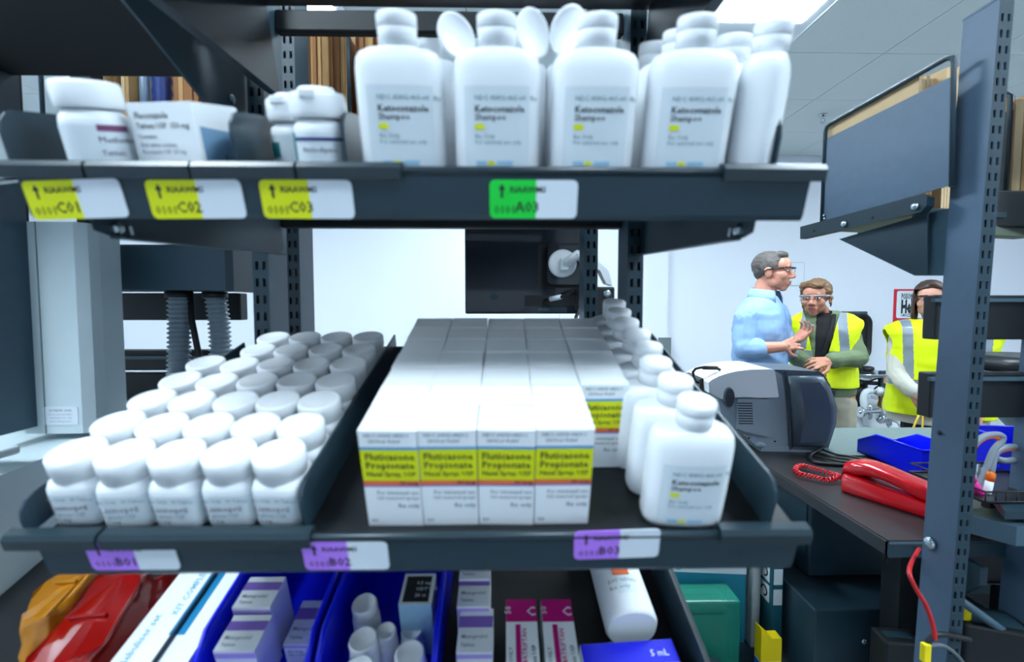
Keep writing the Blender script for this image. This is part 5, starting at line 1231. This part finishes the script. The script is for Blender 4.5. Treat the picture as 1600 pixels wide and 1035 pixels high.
# ================================================================== clutter under the right rack
t = thing('equipment_shelf', 'black equipment shelf low under the right rack', 'shelf')
MB().box((.80, .925, .58), (1.7, .970, .60), 0, None, .003).build('deck', steel_d, t); MB().box((.985, .80, .58), (1.7, .9245, .60), 0, None, .003).build('deck_wing', steel_d, t)
for x in (1.0, 1.62): MB().box((x, .82, 0), (x + .03, .85, .5795)).build('leg', steel_d, t); MB().box((x, .93, 0), (x + .03, .96, .5795)).build('leg', steel_d, t)
t = thing('back_panel', 'dark back panel behind the cables under the right rack', 'panel'); MB().box((1.2, 1.28, .0), (2.2, 1.295, .90)).build('sheet', steel_d, t); MB().box((1.2, 1.27, .60), (2.2, 1.2795, .63)).build('rail', steel, t)
for lab, px, py, Y, w_, h_, d_, rz in (('black power brick below the table corner', 1400, 1010, .945, .075, .05, .05, -6), ('black adapter box at the lower right among the cables', 1545, 985, .875, .11, .05, .08, -20), ('small black network box right of the adapter box', 1605, 955, .90, .08, .06, .08, -10)):
    q = P(px, py, Y); t = thing('adapter', lab, 'adapter', T(q.x, q.y, .6005) @ RZ(rz), 'black boxes under the rack')
    hh = max(.03, q.z - .60 + h_ / 2); MB().box((-w_ / 2, -d_ / 2, 0), (w_ / 2, d_ / 2, hh), 0, None, .005).build('case', black_p, t); MB().box((-w_ / 2 + .012, -d_ / 2 + .015, hh), (w_ / 2 - .012, d_ / 2 - .015, hh + .001)).build('top_label', steel, t)
cable('thin red wire hanging from the table corner', [(1436, 858, .90), (1424, 880, .80), (1421, 897, .75), (1432, 922, .742), (1446, 945, .742), (1457, 975, .742), (1461, 1000, .742)], .0036, mat('red_wire', (196, 34, 40), .4), 'wire', 'wire')
cyt = mat('yellow_cable_tag', (238, 214, 0), .5)
for i, (lab, pts, r_, tagpos) in enumerate((('black cable with a yellow tag arching at the bottom of the picture', [(1446, 1040, .745), (1446, 1012, .745), (1456, 997, .745), (1475, 992, .745), (1515, 1000, .76)], .0048, (1446, 1020, .742)),
        ('grey cable rising past the yellow clip under the rack', [(1470, 948, .88), (1490, 955, .88), (1508, 966, .88), (1512, 980, .88), (1508, 1000, .88)], .0040, (1510, 957, .872)),
        ('thin dark cable curling below the grey cable', [(1450, 1010, .745), (1475, 1010, .745), (1500, 1030, .75), (1520, 1060, .76)], .0032, None),
        ('thin dark cable hanging from the angled bar', [(1478, 930, .9), (1480, 955, .9), (1487, 980, .9), (1488, 1010, .9)], .003, None),
        ('pale looped wire at the right edge under the rack', [(1600, 908, .95), (1585, 912, .95), (1575, 925, .95), (1578, 945, .95), (1590, 962, .95), (1602, 972, .95)], .0055, None),
        ('black cable running along the right edge', [(1560, 935, .92), (1575, 928, .92), (1600, 930, .92), (1620, 934, .92)], .004, None))):
    c = cable(lab, pts, r_, mat('grey_cable', (92, 100, 104), .4) if 'grey' in lab or 'pale' in lab else rubber, group='cables under the rack')
    if tagpos:
        q = P(*tagpos); MB().box((-.0065, -.005, -.016), (.0065, .005, .016), 0, None, .002).build('cable_tag', cyt, c, T(*q) @ RZ(0))
a, b = P(1482, 925, .86), P(1606, 1015, .84)
t = thing('angle_bar', 'grey metal bar slanting across the lower right corner', 'bar'); MB().tube([a, b], .008, 8).build('rod', post_m, t); MB().lathe([(.012, 0), (.012, .01), (.006, .014)], 12).build('end_knob', zinc, t, T(*(a - V((.004, 0, -.002)))) @ RX(90))
